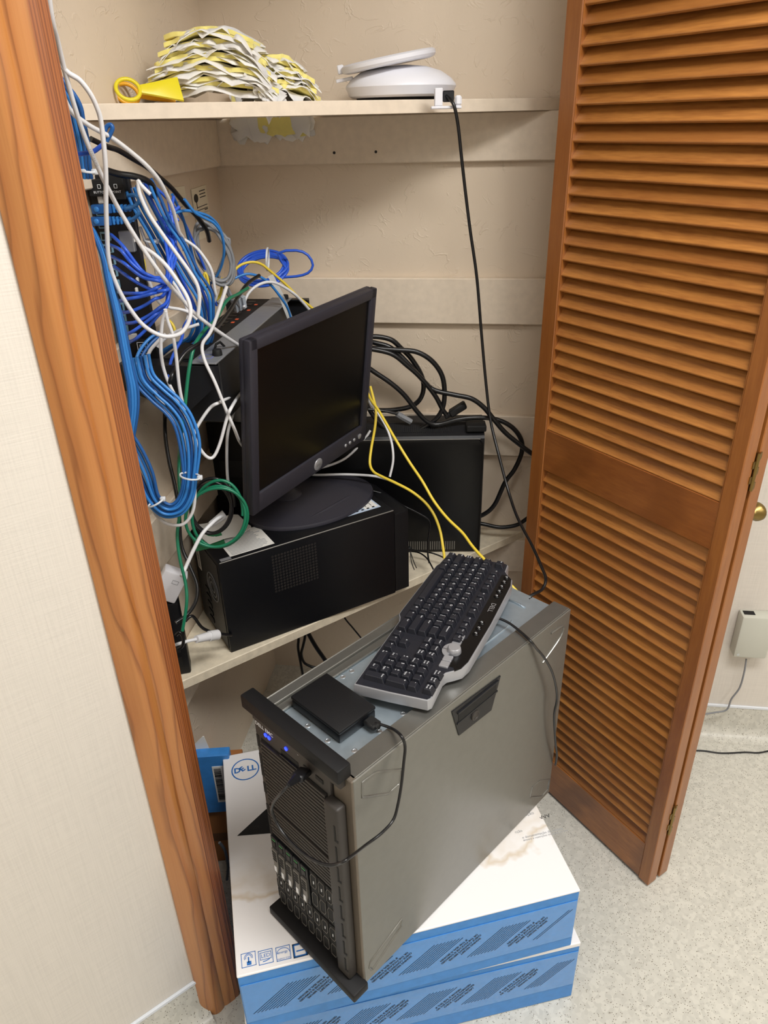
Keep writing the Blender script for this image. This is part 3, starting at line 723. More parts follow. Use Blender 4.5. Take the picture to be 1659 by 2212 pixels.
def key(u, wu, row, txt, hu=1.0, dy=0.0):
    w_, d_ = wu * KU - 0.0012, hu * 0.0167 - 0.0012
    x = KX + (u + wu / 2) * KU; y = rows[row] + dy
    kk = (round(wu, 2), hu)
    if kk not in kmesh:
        ix, iy0, iy1, h = 0.0021, 0.0016, 0.0036, 0.0082
        v = [(-w_ / 2, -d_ / 2, 0), (w_ / 2, -d_ / 2, 0), (w_ / 2, d_ / 2, 0), (-w_ / 2, d_ / 2, 0), (-w_ / 2 + ix, -d_ / 2 + iy0, h), (w_ / 2 - ix, -d_ / 2 + iy0, h), (w_ / 2 - ix, d_ / 2 - iy1, h), (-w_ / 2 + ix, d_ / 2 - iy1, h)]
        t = bmesh.new(); vv = [t.verts.new(p) for p in v]
        for q in [(0, 3, 2, 1), (4, 5, 6, 7), (0, 1, 5, 4), (1, 2, 6, 5), (2, 3, 7, 6), (3, 0, 4, 7)]: t.faces.new([vv[i] for i in q])
        bmesh.ops.bevel(t, geom=[e for e in t.edges if min(e.verts[0].co.z, e.verts[1].co.z) > 0.001 or abs(e.verts[0].co.z - e.verts[1].co.z) > 0.001], offset=0.0008, segments=1, affect='EDGES')
        o = MB(); o.merge(t); t.free(); o = o.build('key', 'key_black', kb); o.location = (x, y, KT); kmesh[kk] = o
    else: o = inst(kmesh[kk], 'key', kb, (x, y, KT))
    if txt:
        L = txt.split('\n'); sz = 0.0058 if max(len(a) for a in L) == 1 else 0.0034
        for i, s in enumerate(L): legend.text(s, sz if len(L) == 1 else min(sz, 0.0046), T(x - w_ / 2 + 0.0032, y + 0.0022 - i * 0.0046 + d_ / 2 - 0.0078, KT + 0.00832))
for i, c in enumerate('`1234567890-='): key(i, 1, 4, {'`': '~\n`', '1': '!\n1', '2': '@\n2', '3': '#\n3', '4': '$\n4', '5': '%\n5', '6': '^\n6', '7': '&\n7', '8': '*\n8', '9': '(\n9', '0': ')\n0', '-': '_\n-', '=': '+\n='}[c])
key(13, 2, 4, 'Backspace'); key(0, 1.5, 3, 'Tab')
for i, c in enumerate('QWERTYUIOP'): key(1.5 + i, 1, 3, c)
key(11.5, 1, 3, '{\n['); key(12.5, 1, 3, '}\n]'); key(13.5, 1.5, 3, '|\n\\'); key(0, 1.75, 2, 'Caps\nLock')
for i, c in enumerate('ASDFGHJKL'): key(1.75 + i, 1, 2, c)
key(10.75, 1, 2, ':\n;'); key(11.75, 1, 2, '"\n\''); key(12.75, 2.25, 2, 'Enter'); key(0, 2.25, 1, 'Shift')
for i, c in enumerate('ZXCVBNM'): key(2.25 + i, 1, 1, c)
key(9.25, 1, 1, '<\n,'); key(10.25, 1, 1, '>\n.'); key(11.25, 1, 1, '?\n/'); key(12.25, 2.75, 1, 'Shift')
for u, w_, t_ in ((0, 1.5, 'Ctrl'), (1.5, 1, '#'), (2.5, 1.25, 'Alt'), (3.75, 6.0, ''), (9.75, 1.25, 'Alt'), (11, 1, '#'), (12, 1.25, '='), (13.25, 1.75, 'Ctrl')): key(u, w_, 0, t_)
key(0, 1, 5, 'Esc')
for g in range(3):
    for i in range(4): key(2 + g * 4.5 + i, 1, 5, 'F%d' % (g * 4 + i + 1))
for i, (a, b_) in enumerate((('Ins', 'Home'), ('x', 'x'), ('y', 'y'))): pass
key(15.25, 1, 4, 'Insert'); key(16.25, 1, 4, 'Home'); key(17.25, 1, 4, 'Page\nUp'); key(15.25, 1, 3, 'Delete'); key(16.25, 1, 3, 'End'); key(17.25, 1, 3, 'Page\nDown')
key(16.25, 1, 1, '\u2191' if False else '^'); key(15.25, 1, 0, '<'); key(16.25, 1, 0, 'v'); key(17.25, 1, 0, '>')
nx = 18.5
for r_, ks in ((4, ('Num\nLock', '/', '*', '-')), (3, ('7\nHome', '8\n^', '9\nPgUp')), (2, ('4\n<', '5', '6\n>')), (1, ('1\nEnd', '2\nv', '3\nPgDn'))):
    for i, t_ in enumerate(ks): key(nx + i, 1, r_, t_)
key(nx, 2, 0, '0\nIns'); key(nx + 2, 1, 0, '.\nDel'); key(nx + 3, 1, 3, '+', 2.0, -0.00835); key(nx + 3, 1, 1, 'Enter', 2.0, -0.00835)
for i, t_ in enumerate(('Print\nScreen', 'Scroll\nLock', 'Pause\nBreak')): key(nx + 0.9 + i, 1, 5, t_)
legend.build('key_legends', 'print_white', kb)
# gloss media strip with its round buttons, silver buttons and the volume wheel
st = [(a, c) for a, c in out if c > 0.107]
mp = [(0.090, 0.116), (0.083, 0.1205), (0.092, 0.1275), (0.110, 0.1322), (0.21, 0.1362), (0.325, 0.1362), (0.344, 0.1322), (0.354, 0.1225), (0.352, 0.113), (0.21, 0.1135), (0.16, 0.1135), (0.15, 0.100), (0.12, 0.094), (0.090, 0.096)]
pl = [(0.390 - a, c) for a, c in mp]
if sum(pl[i - 1][0] * pl[i][1] - pl[i][0] * pl[i - 1][1] for i in range(len(pl))) < 0: pl = pl[::-1]
MB().prism(pl, 0.0205, 0.0218).build('media_strip', 'gloss_black', kb)
for a in (0.345, 0.330, 0.315, 0.300, 0.285, 0.206, 0.191, 0.176):
    b = MB().lathe([(0.0052, 0), (0.0050, 0.0014), (0.0034, 0.0022), (0.0010, 0.0023)], 14, T(0.390 - a, 0.1235 if a > 0.25 else 0.1225, 0.0214)).build('media_button', 'gloss_black', kb, 60)
    MB().tube([(0.390 - a + 0.0018 * math.cos(t), (0.1235 if a > 0.25 else 0.1225) + 0.0018 * math.sin(t), 0.0238) for t in [PI * i / 5 for i in range(8)]], 0.0003, 4).build('button_glyph', 'print_white', b)
MB().text('DELL', 0.0115, T(0.390 - 0.252, 0.1250, 0.02195), 'CENTER').build('lettering', 'silver_plastic', kb)
for i, a in enumerate((0.158, 0.143, 0.104, 0.090)): MB().box(0.390 - a - 0.0066, 0.390 - a + 0.0066, 0.0955, 0.1095, 0.0205, 0.0246, bev=0.0012, seg=2).build('silver_button', 'silver_plastic', kb)
for s_ in (-1, 1):
    o = MB(); P = [(0.390 - 0.1235 + 0.0185 * math.cos(t), 0.106 + 0.0185 * math.sin(t)) for t in [-PI / 2 + s_ * 0.05 + s_ * i * 0.22 for i in range(6)]]
    Q = [(0.390 - 0.1235 + 0.0105 * math.cos(t), 0.106 + 0.0105 * math.sin(t)) for t in [-PI / 2 + s_ * 0.05 + s_ * i * 0.22 for i in range(6)]]
    o.prism((P + Q[::-1]) if s_ > 0 else (P + Q[::-1])[::-1], 0.0205, 0.0244); o.build('silver_button', 'silver_plastic', kb)
MB().lathe([(0.0105, 0.0205), (0.0105, 0.025), (0.0098, 0.0300), (0.0085, 0.0314), (0.0, 0.0316)], 28, T(0.390 - 0.1235, 0.106, 0)).build('volume_wheel', 'silver_plastic', kb, 40)

# ------------------------------------------------------------------ black desktop computer on the lower shelf, and the monitor on it
DA = atz(500, 1411, ZS); DB = atz(888, 1269, ZS); dv = DB - DA; dang = math.atan2(dv.y, dv.x); DW = dv.length; DH = 0.219; DDp = 0.172
dx = Vector((math.cos(dang), math.sin(dang), 0)); dy = Vector((-dx.y, dx.x, 0)); DO = Vector((DA.x, DA.y, ZS + 0.0005))
dk = thing('desktop_computer', 'black desktop computer on its side under the monitor, at the lower shelf edge', 'computer', DO, dang)
MB().box(0.0, DW - 0.042, 0.0, DDp, 0, DH, bev=0.0025, seg=2).build('case', 'desktop_black', dk, 40)
o = MB(); o.prism([(0, 0), (0.036, 0.0), (0.042, 0.012), (0.042, DDp - 0.02), (0.034, DDp), (0, DDp)], 0.004, DH - 0.010, T(DW - 0.0415, 0.001, 0), bev=0.006, seg=2); o.build('front_bezel', 'desktop_black', dk, 40)
def dl(px, py, off=0.0):
    p = atp(px, py, DO, dy) - DO; return p.dot(dx), p.z
def dt(px, py):
    p = atz(px, py, ZS + DH) - DO; return p.dot(dx), p.dot(dy)
o = MB(); c0 = [dl(*q) for q in ((592, 1205), (684, 1170), (682, 1248), (594, 1280))]
x0, x1 = (c0[0][0] + c0[3][0]) / 2, (c0[1][0] + c0[2][0]) / 2; z0, z1 = (c0[2][1] + c0[3][1]) / 2, (c0[0][1] + c0[1][1]) / 2
for i in range(15):
    for j in range(13): o.lathe([(0.0024, 0), (0.0022, 0.0006), (0.0014, 0.0006), (0.0013, 0.0001)], 6, basis((x0 + (x1 - x0) * i / 14, 0.0, z0 + (z1 - z0) * j / 12), (1, 0, 0), (0, 0, 1), (0, -1, 0)), False)
stuff(o.build('vent_hole', 'bezel_grey', dk))
MB().box(0.003, DW - 0.044, -0.0004, 0.0022, DH - 0.0022, DH + 0.0003, bev=0.0008).build('fold_highlight', 'drive_grey', dk)  # highlight along the folded front top edge, painted as a lighter grey strip
# printed labels on top
o = MB(); zt = DH + 0.0003
xa, ya = dt(1 * 470, 1168); xb, yb = dt(572, 1146)
MB().box(0.03, 0.125, 0.012, 0.10, DH, zt, bev=0.0).build('paper_label', 'paper', dk)
o = MB()
for i in range(16): o.box(0.035, 0.120 - random.uniform(0, 0.02), 0.016 + i * 0.005, 0.0178 + i * 0.005, zt, zt + 0.0002)
o.build('label_print', 'print_grey', dk)
MB().box(0.255, 0.388, 0.030, 0.152, DH, zt).build('quick_label', 'label_blue', dk)
o = MB()
for i in range(9): o.box(0.262 + i * 0.0135, 0.264 + i * 0.0135 + 0.004, 0.036, 0.041, zt, zt + 0.0002); o.box(0.264 + i * 0.0135, 0.2655 + i * 0.0135, 0.046, 0.07 + random.uniform(0, 0.02), zt, zt + 0.0002)
for i in range(7): o.box(0.29 + i * 0.006, 0.2925 + i * 0.006, 0.105, 0.145, zt, zt + 0.0002)
for i in range(4): o.lathe([(0.004, 0), (0.004, 0.0002)], 12, T(0.276 + i * 0.026, 0.085, zt))
o.build('label_print', 'print_black', dk)
MB().box(0.352, 0.384, 0.036, 0.075, zt, zt + 0.0002).build('service_tag', 'paper', dk)
o = MB(); o.box(0.008, 0.030, 0.004, 0.014, DH, zt); o.build('case_badge', 'silver_plastic', dk)
# rear plate of the desktop (its left end) with fan ring, label and sockets
o = MB(); o.box(-0.0012, 0.0, 0.008, DDp - 0.008, 0.008, DH - 0.008); rp = o.build('rear_plate', 'dark_metal', dk)
def rearm(yy, zz): return basis((-0.0012, yy, zz), (0, -1, 0), (0, 0, 1), (-1, 0, 0))
for r in (0.032, 0.022, 0.012): o = MB(); o.tube([rearm(0.055, 0.135) @ Vector((r * math.cos(t), r * math.sin(t), 0.0008)) for t in [2 * PI * i / 24 for i in range(24)]], 0.0012, 5, True); o.build('fan_guard_ring', 'steel_grey', rp, 60)
MB().box(-0.018, 0.018, -0.028, 0.028, 0, 0.0006, rearm(0.135, 0.165) @ Matrix.Scale(0.55, 4, Vector((1, 0, 0)))).build('barcode_label', 'paper', rp)
o = MB()
for i in range(14): o.box(-0.004, 0.006, -0.022 + i * 0.0032, -0.022 + i * 0.0032 + random.choice((0.0009, 0.0018)), 0.0006, 0.0009, rearm(0.135, 0.165))
o.build('barcode', 'print_black', rp)
for i in range(5): MB().box(-0.012, 0.012, -0.005, 0.005, 0, 0.002, rearm(0.10, 0.028 + i * 0.019)).build('rear_socket', 'slot_black', rp)

MW, MH = 0.385, 0.3434
mc = Vector((-0.1226, 1.3465, 1.0289)); yaw, tilt, roll = 1.009, -0.151, 0.040
u = Vector((math.cos(yaw), math.sin(yaw), 0)); nn = Vector((math.sin(yaw), -math.cos(yaw), 0)); upv = Vector((0, 0, 1))
up2 = upv * math.cos(tilt) - nn * math.sin(tilt); u2 = u * math.cos(roll) + up2 * math.sin(roll); v2 = -u * math.sin(roll) + up2 * math.cos(roll); n2 = u2.cross(v2)
BC = Vector((-0.163, 1.462, ZS + DH + 0.0012)); bang = math.atan2(0.60, 0.80)
mo = thing('monitor', 'black flat monitor with dark screen standing on the desktop computer', 'monitor', BC, 0)
mlm = Matrix.Translation(-BC) @ basis(mc, u2, v2, n2)
def mpart(o, name, m, sm=None, par=None): return o.build(name, m, par or mo, sm)
bl, br, bt, bb = 0.021, 0.020, 0.020, 0.042
o = MB()
o.box(-MW / 2, -MW / 2 + bl, -MH / 2, MH / 2, -0.015, 0, mlm, 0.003, 2); o.box(MW / 2 - br, MW / 2, -MH / 2, MH / 2, -0.015, 0, mlm, 0.003, 2)
o.box(-MW / 2 + 0.002, MW / 2 - 0.002, MH / 2 - bt, MH / 2, -0.015, 0, mlm, 0.003, 2); o.box(-MW / 2 + 0.002, MW / 2 - 0.002, -MH / 2, -MH / 2 + bb, -0.015, -0.0005, mlm, 0.003, 2)
mpart(o, 'bezel', 'monitor_plastic', 35)
mpart(MB().box(-MW / 2 + bl - 0.002, MW / 2 - br + 0.002, -MH / 2 + bb - 0.002, MH / 2 - bt + 0.002, -0.010, -0.0055, mlm), 'screen', 'screen')
o = MB(); o.box(-MW / 2 + 0.001, MW / 2 - 0.001, -MH / 2 + 0.001, MH / 2 - 0.001, -0.026, -0.0135, mlm, 0.004, 2); o.box(-MW / 2 + 0.05, MW / 2 - 0.05, -MH / 2 + 0.05, MH / 2 - 0.06, -0.056, -0.025, mlm, 0.008, 2)
mpart(o, 'back_shell', 'monitor_plastic', 40)
bg = mpart(MB().lathe([(0.0135, 0), (0.0135, 0.0012), (0.0122, 0.0022), (0.0, 0.0026)], 28, mlm @ T(0.012, -MH / 2 + 0.019, -0.0008)), 'round_badge', 'silver_plastic', 60)
mpart(MB().text('DELL', 0.0075, mlm @ T(0.012, -MH / 2 + 0.0192, 0.0020), 'CENTER'), 'lettering', 'drive_grey', None, bg)
for i, x in enumerate((0.112, 0.1285, 0.145, 0.166)):
    r = 0.0040 if i < 3 else 0.0062
    mpart(MB().lathe([(r, 0), (r, 0.0016), (r * 0.7, 0.0024), (0, 0.0025)], 16, mlm @ T(x, -MH / 2 + 0.0195, -0.0008)), 'front_button', 'silver_plastic', 60)
Rb = Matrix.Rotation(bang, 4, 'Z')
o = MB(); prof = [(0.0, 0.0), (1.0, 0.0), (1.0, 0.004), (0.985, 0.008), (0.80, 0.013), (0.45, 0.017), (0.0, 0.018)]
o.lathe(prof, 56, Rb @ Matrix.Diagonal((0.155, 0.108, 1, 1)), False); mpart(o, 'stand_base', 'monitor_plastic', 50)
o = MB(); o.tube([Rb @ Vector(p) for p in ((-0.05, -0.078, 0.010), (0.0, -0.070, 0.0125), (0.06, -0.056, 0.0125), (0.085, -0.048, 0.011))], [0.0035, 0.0045, 0.0045, 0.002], 8); mpart(o, 'base_ridge', 'monitor_plastic', 60)
pv = mlm @ Vector((0, -0.06, -0.055)); 
nk = atz(628, 1072, BC.z + 0.016) - BC; nb = nk - nn * 0.010
o = MB(); o.lathe([(0.034, 0.010), (0.033, 0.020), (0.024, 0.025), (0.018, 0.03)], 24, T(nb.x, nb.y, 0)); mpart(o, 'swivel_disc', 'monitor_plastic', 50)
o = MB(); o.tube(spline([(nb.x, nb.y, 0.020), (nb.x - nn.x * 0.03, nb.y - nn.y * 0.03, 0.06), (pv.x, pv.y, pv.z)], 5), 0.018, 14); mpart(o, 'neck', 'monitor_plastic', 50)

# ------------------------------------------------------------------ big black tower lying against the rear wall
BT0 = Vector((-0.20, 1.602, ZS + 0.0005)); BTW = 0.443
bt_ = thing('computer_tower', 'large black computer tower lying on its side at the rear wall, power cords on top', 'computer', BT0, -0.03)
o = MB(); pr = [(0.008, 0.0), (0.085, 0.0), (0.085, 0.338), (0.050, 0.334), (0.012, 0.314), (0.008, 0.308)]
v = [(x, a, b) for x in (0.002, BTW - 0.002) for a, b in pr]; m_ = len(pr)
o._add(v, [tuple(range(m_)), tuple(range(m_, 2 * m_))[::-1]] + [(i, (i + 1) % m_, m_ + (i + 1) % m_, m_ + i) for i in range(m_)]); o.build('case', 'black_plastic', bt_)
MB().prism([(0.0, 0.004), (BTW - 0.012, 0.004), (BTW - 0.004, 0.012), (BTW - 0.004, 0.295), (BTW - 0.016, 0.308), (0.0, 0.308)], 0, 0.0085, basis((0, 0.0085, 0), (1, 0, 0), (0, 0, 1), (0, -1, 0)), bev=0.003, seg=2).build('side_panel', 'gloss_black', bt_, 40)
MB().box(0.10, BTW - 0.012, 0.003, 0.006, 0.3065, 0.3095, bev=0.0008).build('panel_edge', 'drive_grey', bt_)
o = MB()
for i in range(56): x = 0.10 + i * 0.0048; o.box(x, x + 0.0020, -0.0105, 0.0105, -0.0008, 0.0008, basis((0, 0.0310, 0.3246), (1, 0, 0), (0, math.cos(0.4829), math.sin(0.4829)), (0, -math.sin(0.4829), math.cos(0.4829))))
stuff(o.build('vent_slit', 'slot_black', bt_))
o = MB()
for i in range(60): x = 0.05 + i * 0.0055; o.box(x, x + 0.0022, -0.0009, 0.002, 0.010, 0.034)
stuff(o.build('vent_slit', 'drive_grey', bt_))
MB().box(BTW - 0.045, BTW + 0.002, 0.012, 0.05, 0.322, 0.338, bev=0.003, seg=2).build('rubber_foot', 'slot_black', bt_)

# black case in the corner behind the desktop, with a steel pipe on it
ub = thing('backup_battery', 'black box shaped power unit in the rear left corner behind the green coil', 'power unit', BP + bd * 0.012 - ld * 0.30 + Vector((0, 0, ZS + 0.0005)), -BYAW)
MB().box(0, 0.135, 0, 0.26, 0, 0.40, bev=0.004, seg=2).build('case', 'desktop_black', ub, 40)
o = MB()
for i in range(12): o.box(0.012, 0.123, -0.0008, 0.001, 0.10 + i * 0.012, 0.104 + i * 0.012)
o.build('vent_slit', 'slot_black', ub)
MB().box(0.02, 0.078, -0.001, 0.001, 0.27, 0.31).build('front_label', 'dark_metal', ub)
pp = BP + bd * 0.088 - ld * 0.275
o = thing('steel_canister', 'grey metal canister standing on the power unit left of the monitor', 'canister', pp + Vector((0, 0, ZS + 0.4008)), 0)
MB().lathe([(0.0185, 0), (0.0185, 0.112), (0.017, 0.116), (0.0, 0.116)], 28).build('canister_body', 'steel_grey', o, 40)
MB().lathe([(0.0192, 0.07), (0.0192, 0.08)], 28, None, False).build('canister_band', 'dark_metal', o, 40)

# ------------------------------------------------------------------ wall rack with its patch panel and the switch hung beside it
PX0, PX1, PY, PZ0, PZ1 = -0.438, -0.374, 1.222, 1.148, 1.436
pp = thing('patch_bay', 'black upright patch panel beside the left casing, full of blue leads', 'patch bay', (PX0, PY, PZ0), 0)
PWd, PHt = PX1 - PX0, PZ1 - PZ0
MB().box(0, PWd, 0, 0.012, 0, PHt, bev=0.002).build('panel_plate', 'black_plastic', pp)
MB().box(0.004, PWd - 0.02, 0.012, 0.05, 0.01, PHt - 0.01).build('mounting_box', 'dark_metal', pp)
ports = []
for i in range(12):
    z = 0.030 + i * 0.0182
    p = MB().box(0.006, 0.022, -0.004, 0.001, z, z + 0.0135, bev=0.001).build('jack', 'port_teal', pp)
    MB().box(0.0085, 0.0195, -0.0046, -0.0035, z + 0.002, z + 0.0105).build('jack_opening', 'slot_black', p)
    ports.append((PX0 + 0.014, PY - 0.004, PZ0 + z + 0.007))
def plate(px0, py0, px1, py1, name, m, th=0.010, y=None):
    a, b = at(px0, py0, PY - th), at(px1, py1, PY - th)
    lo = Vector((min(a.x, b.x) - PX0, 0, min(a.z, b.z) - PZ0)); hi = Vector((max(a.x, b.x) - PX0, 0, max(a.z, b.z) - PZ0))
    return MB().box(lo.x, hi.x, -th, 0.001, lo.z, hi.z, bev=0.0012).build(name, m, pp), lo, hi
for (a, b, c, d, g) in ((186, 388, 243, 424, 0), (228, 378, 272, 432, 1), (292, 735, 326, 768, 2)):
    o, lo, hi = plate(a, b, c, d, 'icon_tab', 'slot_black', 0.012 if g != 1 else 0.0135)
    th = 0.0124 if g != 1 else 0.0139; gx, gz = (lo.x + hi.x) / 2, (lo.z + hi.z) / 2
    R = basis((gx, -th, gz), (1, 0, 0), (0, 0, 1), (0, -1, 0)); q_ = MB()
    if g < 2:
        frame(q_, -0.0025, 0.0025, -0.001, 0.005, 0.0007, 0); t = MB(); t.merge(q_.bm, R); q_ = t; q_.text('BUTTON' if g == 0 else 'POINT', 0.0048, R @ T(0.0, -0.006, 0.0002), 'CENTER')
    else:
        frame(q_, -0.009, 0.009, -0.010, 0.010, 0.0010, 0); frame(q_, -0.005, 0.005, -0.006, 0.006, 0.0010, 0); t = MB(); t.merge(q_.bm, R); q_ = t
    q_.build('printed_icon', 'print_white', o)
for (a, b, c, d) in ((208, 418, 224, 440), (262, 404, 272, 424), (292, 600, 300, 616), (290, 622, 298, 636), (284, 512, 292, 524), (276, 722, 296, 735)): plate(a, b, c, d, 'label_slip', 'paper', 0.006)
o, lo, hi = plate(254, 500, 292, 545, 'wire_clip', 'steel_grey', 0.010)

ZW = 1.16
N0 = BP - ld * 0.625 + Vector((0, 0, ZW)); N0 = N0 + bd * 0.0
def loc_n(px, py, z=ZW): p = atz(px, py, z) - N0; return p.dot(bd), p.dot(ld)
rk = thing('wall_bracket', 'black steel wall bracket left of the monitor, holding the upright network switch', 'bracket', N0, -BYAW)
s0 = loc_n(424, 772); s1 = loc_n(474, 783); s2 = loc_n(612, 656)
XL, XR = s0[0], (s1[0] + s2[0]) / 2
o = MB(); o.prism([(0.001, -0.040), (XR - 0.060, -0.085), (XR + 0.004, -0.030), (XR + 0.004, -0.004), (0.001, -0.004)], 0, 0.003, basis((0, -0.006, 0), (1, 0, 0), (0, 0, 1), (0, -1, 0))); o.build('side_arm', 'dark_metal', rk)
o = MB(); o.box(0.001, XL - 0.002, -0.006, 0.03, -0.007, -0.004, bev=0.0005); o.build('arm_flange', 'dark_metal', rk)
o = MB(); o.prism([(0.03, -0.060), (XR - 0.02, -0.060), (XR + 0.035, -0.030), (XR + 0.035, -0.006), (0.03, -0.006)], 0, 0.003, basis((0, 0.497, 0), (1, 0, 0), (0, 0, 1), (0, -1, 0))); o.build('side_arm', 'dark_metal', rk)
o = MB(); o.box(XR - 0.02, XR + 0.035, 0.480, 0.497, -0.006, -0.003); o.build('arm_flange', 'dark_metal', rk)
for yy in (0.05, 0.43): o = MB(); o.box(0.001, 0.004, yy - 0.02, yy + 0.02, -0.09, -0.005); o.build('wall_plate', 'dark_metal', rk)
sw = thing('network_switch', 'black network switch with grey metal front, hung upright left of the monitor', 'switch', N0, -BYAW)
MB().box(XL - 0.055, XR - 0.004, 0.018, 0.462, -0.11, -0.003, bev=0.002).build('case', 'dark_metal', sw)
MB().box(XL, XR, -0.004, 0.484, -0.0025, 0.0005, bev=0.0006).build('face_strip', 'steel_grey', sw)
MB().box(XL - 0.056, XL - 0.0005, 0.02, 0.47, -0.0028, 0.0002, bev=0.0006).build('port_bank', 'slot_black', sw)
for i in range(14):
    yy = 0.10 + i * 0.0255
    p = MB().box(XL - 0.040, XL - 0.024, yy, yy + 0.015, 0.0, 0.0012, bev=0.0003).build('port', 'black_plastic', sw)
    if i in (6, 7, 10, 12): MB().box(XL - 0.018, XL - 0.012, yy + 0.003, yy + 0.011, 0.0, 0.0008).build('port_light', 'led_orange', sw)
a, b = loc_n(470, 768)
MB().lathe([(0.0082, 0.0005), (0.0082, 0.004), (0.0076, 0.009), (0.0068, 0.0105), (0.0, 0.0108)], 16, T(a, b, 0)).build('thumbscrew', 'slot_black', sw, 40)
MB().lathe([(0.0082, 0.0005), (0.0082, 0.004), (0.0076, 0.009), (0.0, 0.0105)], 16, T(XR - 0.012, 0.470, 0)).build('thumbscrew', 'slot_black', sw, 40)
o = MB(); frame(o, XL + 0.006, XL + 0.028, 0.020, 0.042, 0.0009, 0.0005); o.build('light_outline', 'printed_violet', sw)
MB().tube([(XL + 0.016, 0.07, 0.0005), (XL + 0.018, 0.075, 0.009), (XL + 0.022, 0.085, 0.010), (XL + 0.026, 0.092, 0.0005)], 0.0022, 8).build('pull_handle', 'slot_black', sw, 60)

# ------------------------------------------------------------------ cards on the left closet wall
def wall_card(name, label, px, py, w_, h_, m, logo):
    p = atp(px, py, BP + bd * 0.001, bd); r = thing(name, label, 'card', p, math.atan2(-ld.y, -ld.x) + 0.0)
    Rm_ = basis((0, 0, 0), (-1, 0, 0), (0, 0, 1), (0, 1, 0)) @ Matrix.Rotation(0.03 if logo else -0.02, 4, 'Z')
    MB().box(-w_ / 2, w_ / 2, -h_ / 2, h_ / 2, 0, 0.0012, Rm_).build('card', m, r)
    o = MB()
    if logo:
        o.lathe([(0.012, 0.0012), (0.012, 0.0015)], 14, Rm_ @ T(-w_ * 0.28, 0.006, 0) @ Matrix.Diagonal((1, 0.7, 1, 1))); o.box(-w_ * 0.30, -w_ * 0.26, -0.014, 0.002, 0.0012, 0.0015, Rm_)
        for i in range(3): o.box(-0.002, w_ * 0.38, h_ * 0.32 - i * 0.006, h_ * 0.32 + 0.0018 - i * 0.006, 0.0012, 0.0015, Rm_)
        for i in range(2): o.box(-w_ * 0.3, w_ * 0.42, -h_ * 0.26 - i * 0.006, -h_ * 0.26 + 0.0014 - i * 0.006, 0.0012, 0.0015, Rm_)
        o.box(w_ * 0.2, w_ * 0.42, -h_ * 0.44, -h_ * 0.40, 0.0012, 0.0015, Rm_)
    else:
        for i in range(2): o.box(-w_ * 0.3, w_ * 0.2, -i * 0.01, 0.0015 - i * 0.01, 0.0012, 0.0015, Rm_)
    o.build('card_print', 'print_black' if logo else 'print_grey', r)
wall_card('business_card', 'cream business card with a small black tree on the left closet wall', 432, 432, 0.085, 0.050, 'card_cream', True)
wall_card('note_card', 'plain cream card on the left closet wall beside the tree card', 385, 437, 0.08, 0.055, 'card_cream', False)
wall_card('note_card', 'plain cream card on the left closet wall just below the tree card', 440, 487, 0.08, 0.050, 'card_cream', False)

# ------------------------------------------------------------------ white access point on the upper shelf
AC = at(866, 212, 1.605); AC.z = ZU + 0.0005
ap = thing('access_point', 'white round wireless access point on the upper shelf with black cable', 'access point', AC, 0)
MB().lathe([(0.080, 0.004), (0.092, 0.005), (0.098, 0.008), (0.1045, 0.022), (0.1035, 0.026), (0.094, 0.036), (0.076, 0.047), (0.050, 0.0545), (0.02, 0.0575), (0.0, 0.058)], 56).build('dome', 'white_plastic', ap, 35)
MB().lathe([(0.0, 0.0), (0.080, 0.0), (0.086, 0.005), (0.080, 0.006)], 40, None, False).build('dark_underside', 'slot_black', ap, 35)
Rt = Matrix.Translation((-0.022, -0.005, 0.0585)) @ Matrix.Rotation(math.radians(-9), 4, 'Y') @ Matrix.Rotation(math.radians(2), 4, 'X')
mt_ = MB(); mt_.lathe([(0.030, 0.0), (0.078, -0.002), (0.086, 0.0), (0.089, 0.004), (0.089, 0.010), (0.084, 0.013), (0.030, 0.0135), (0.030, 0.0)], 48, Rt, False); mt_ = mt_.build('mounting_disc', 'white_plastic', ap, 35)
o = MB(); o.box(-0.096, -0.084, -0.006, 0.006, 0.001, 0.016, Rt, 0.0015); o.box(-0.102, -0.07, -0.016, -0.006, -0.012, -0.006, Rt, 0.0012); o.build('mounting_tab', 'white_plastic', mt_)
cb = at(965, 215, 1.492) - AC
o = MB(); o.box(-0.028, 0.026, -0.010, 0.022, -0.0145, -0.010, T(cb.x, cb.y, cb.z), 0.001); o.box(-0.022, -0.008, -0.010, 0.006, -0.010, 0.018, T(cb.x, cb.y, cb.z), 0.0012); o.box(0.014, 0.026, -0.010, 0.006, -0.010, 0.006, T(cb.x, cb.y, cb.z), 0.003)
o.build('cable_door', 'white_plastic', ap)
MB().box(-0.007, 0.013, -0.002, 0.004, -0.004, 0.014, T(cb.x, cb.y, cb.z), 0.0015).build('socket', 'dark_metal', ap)

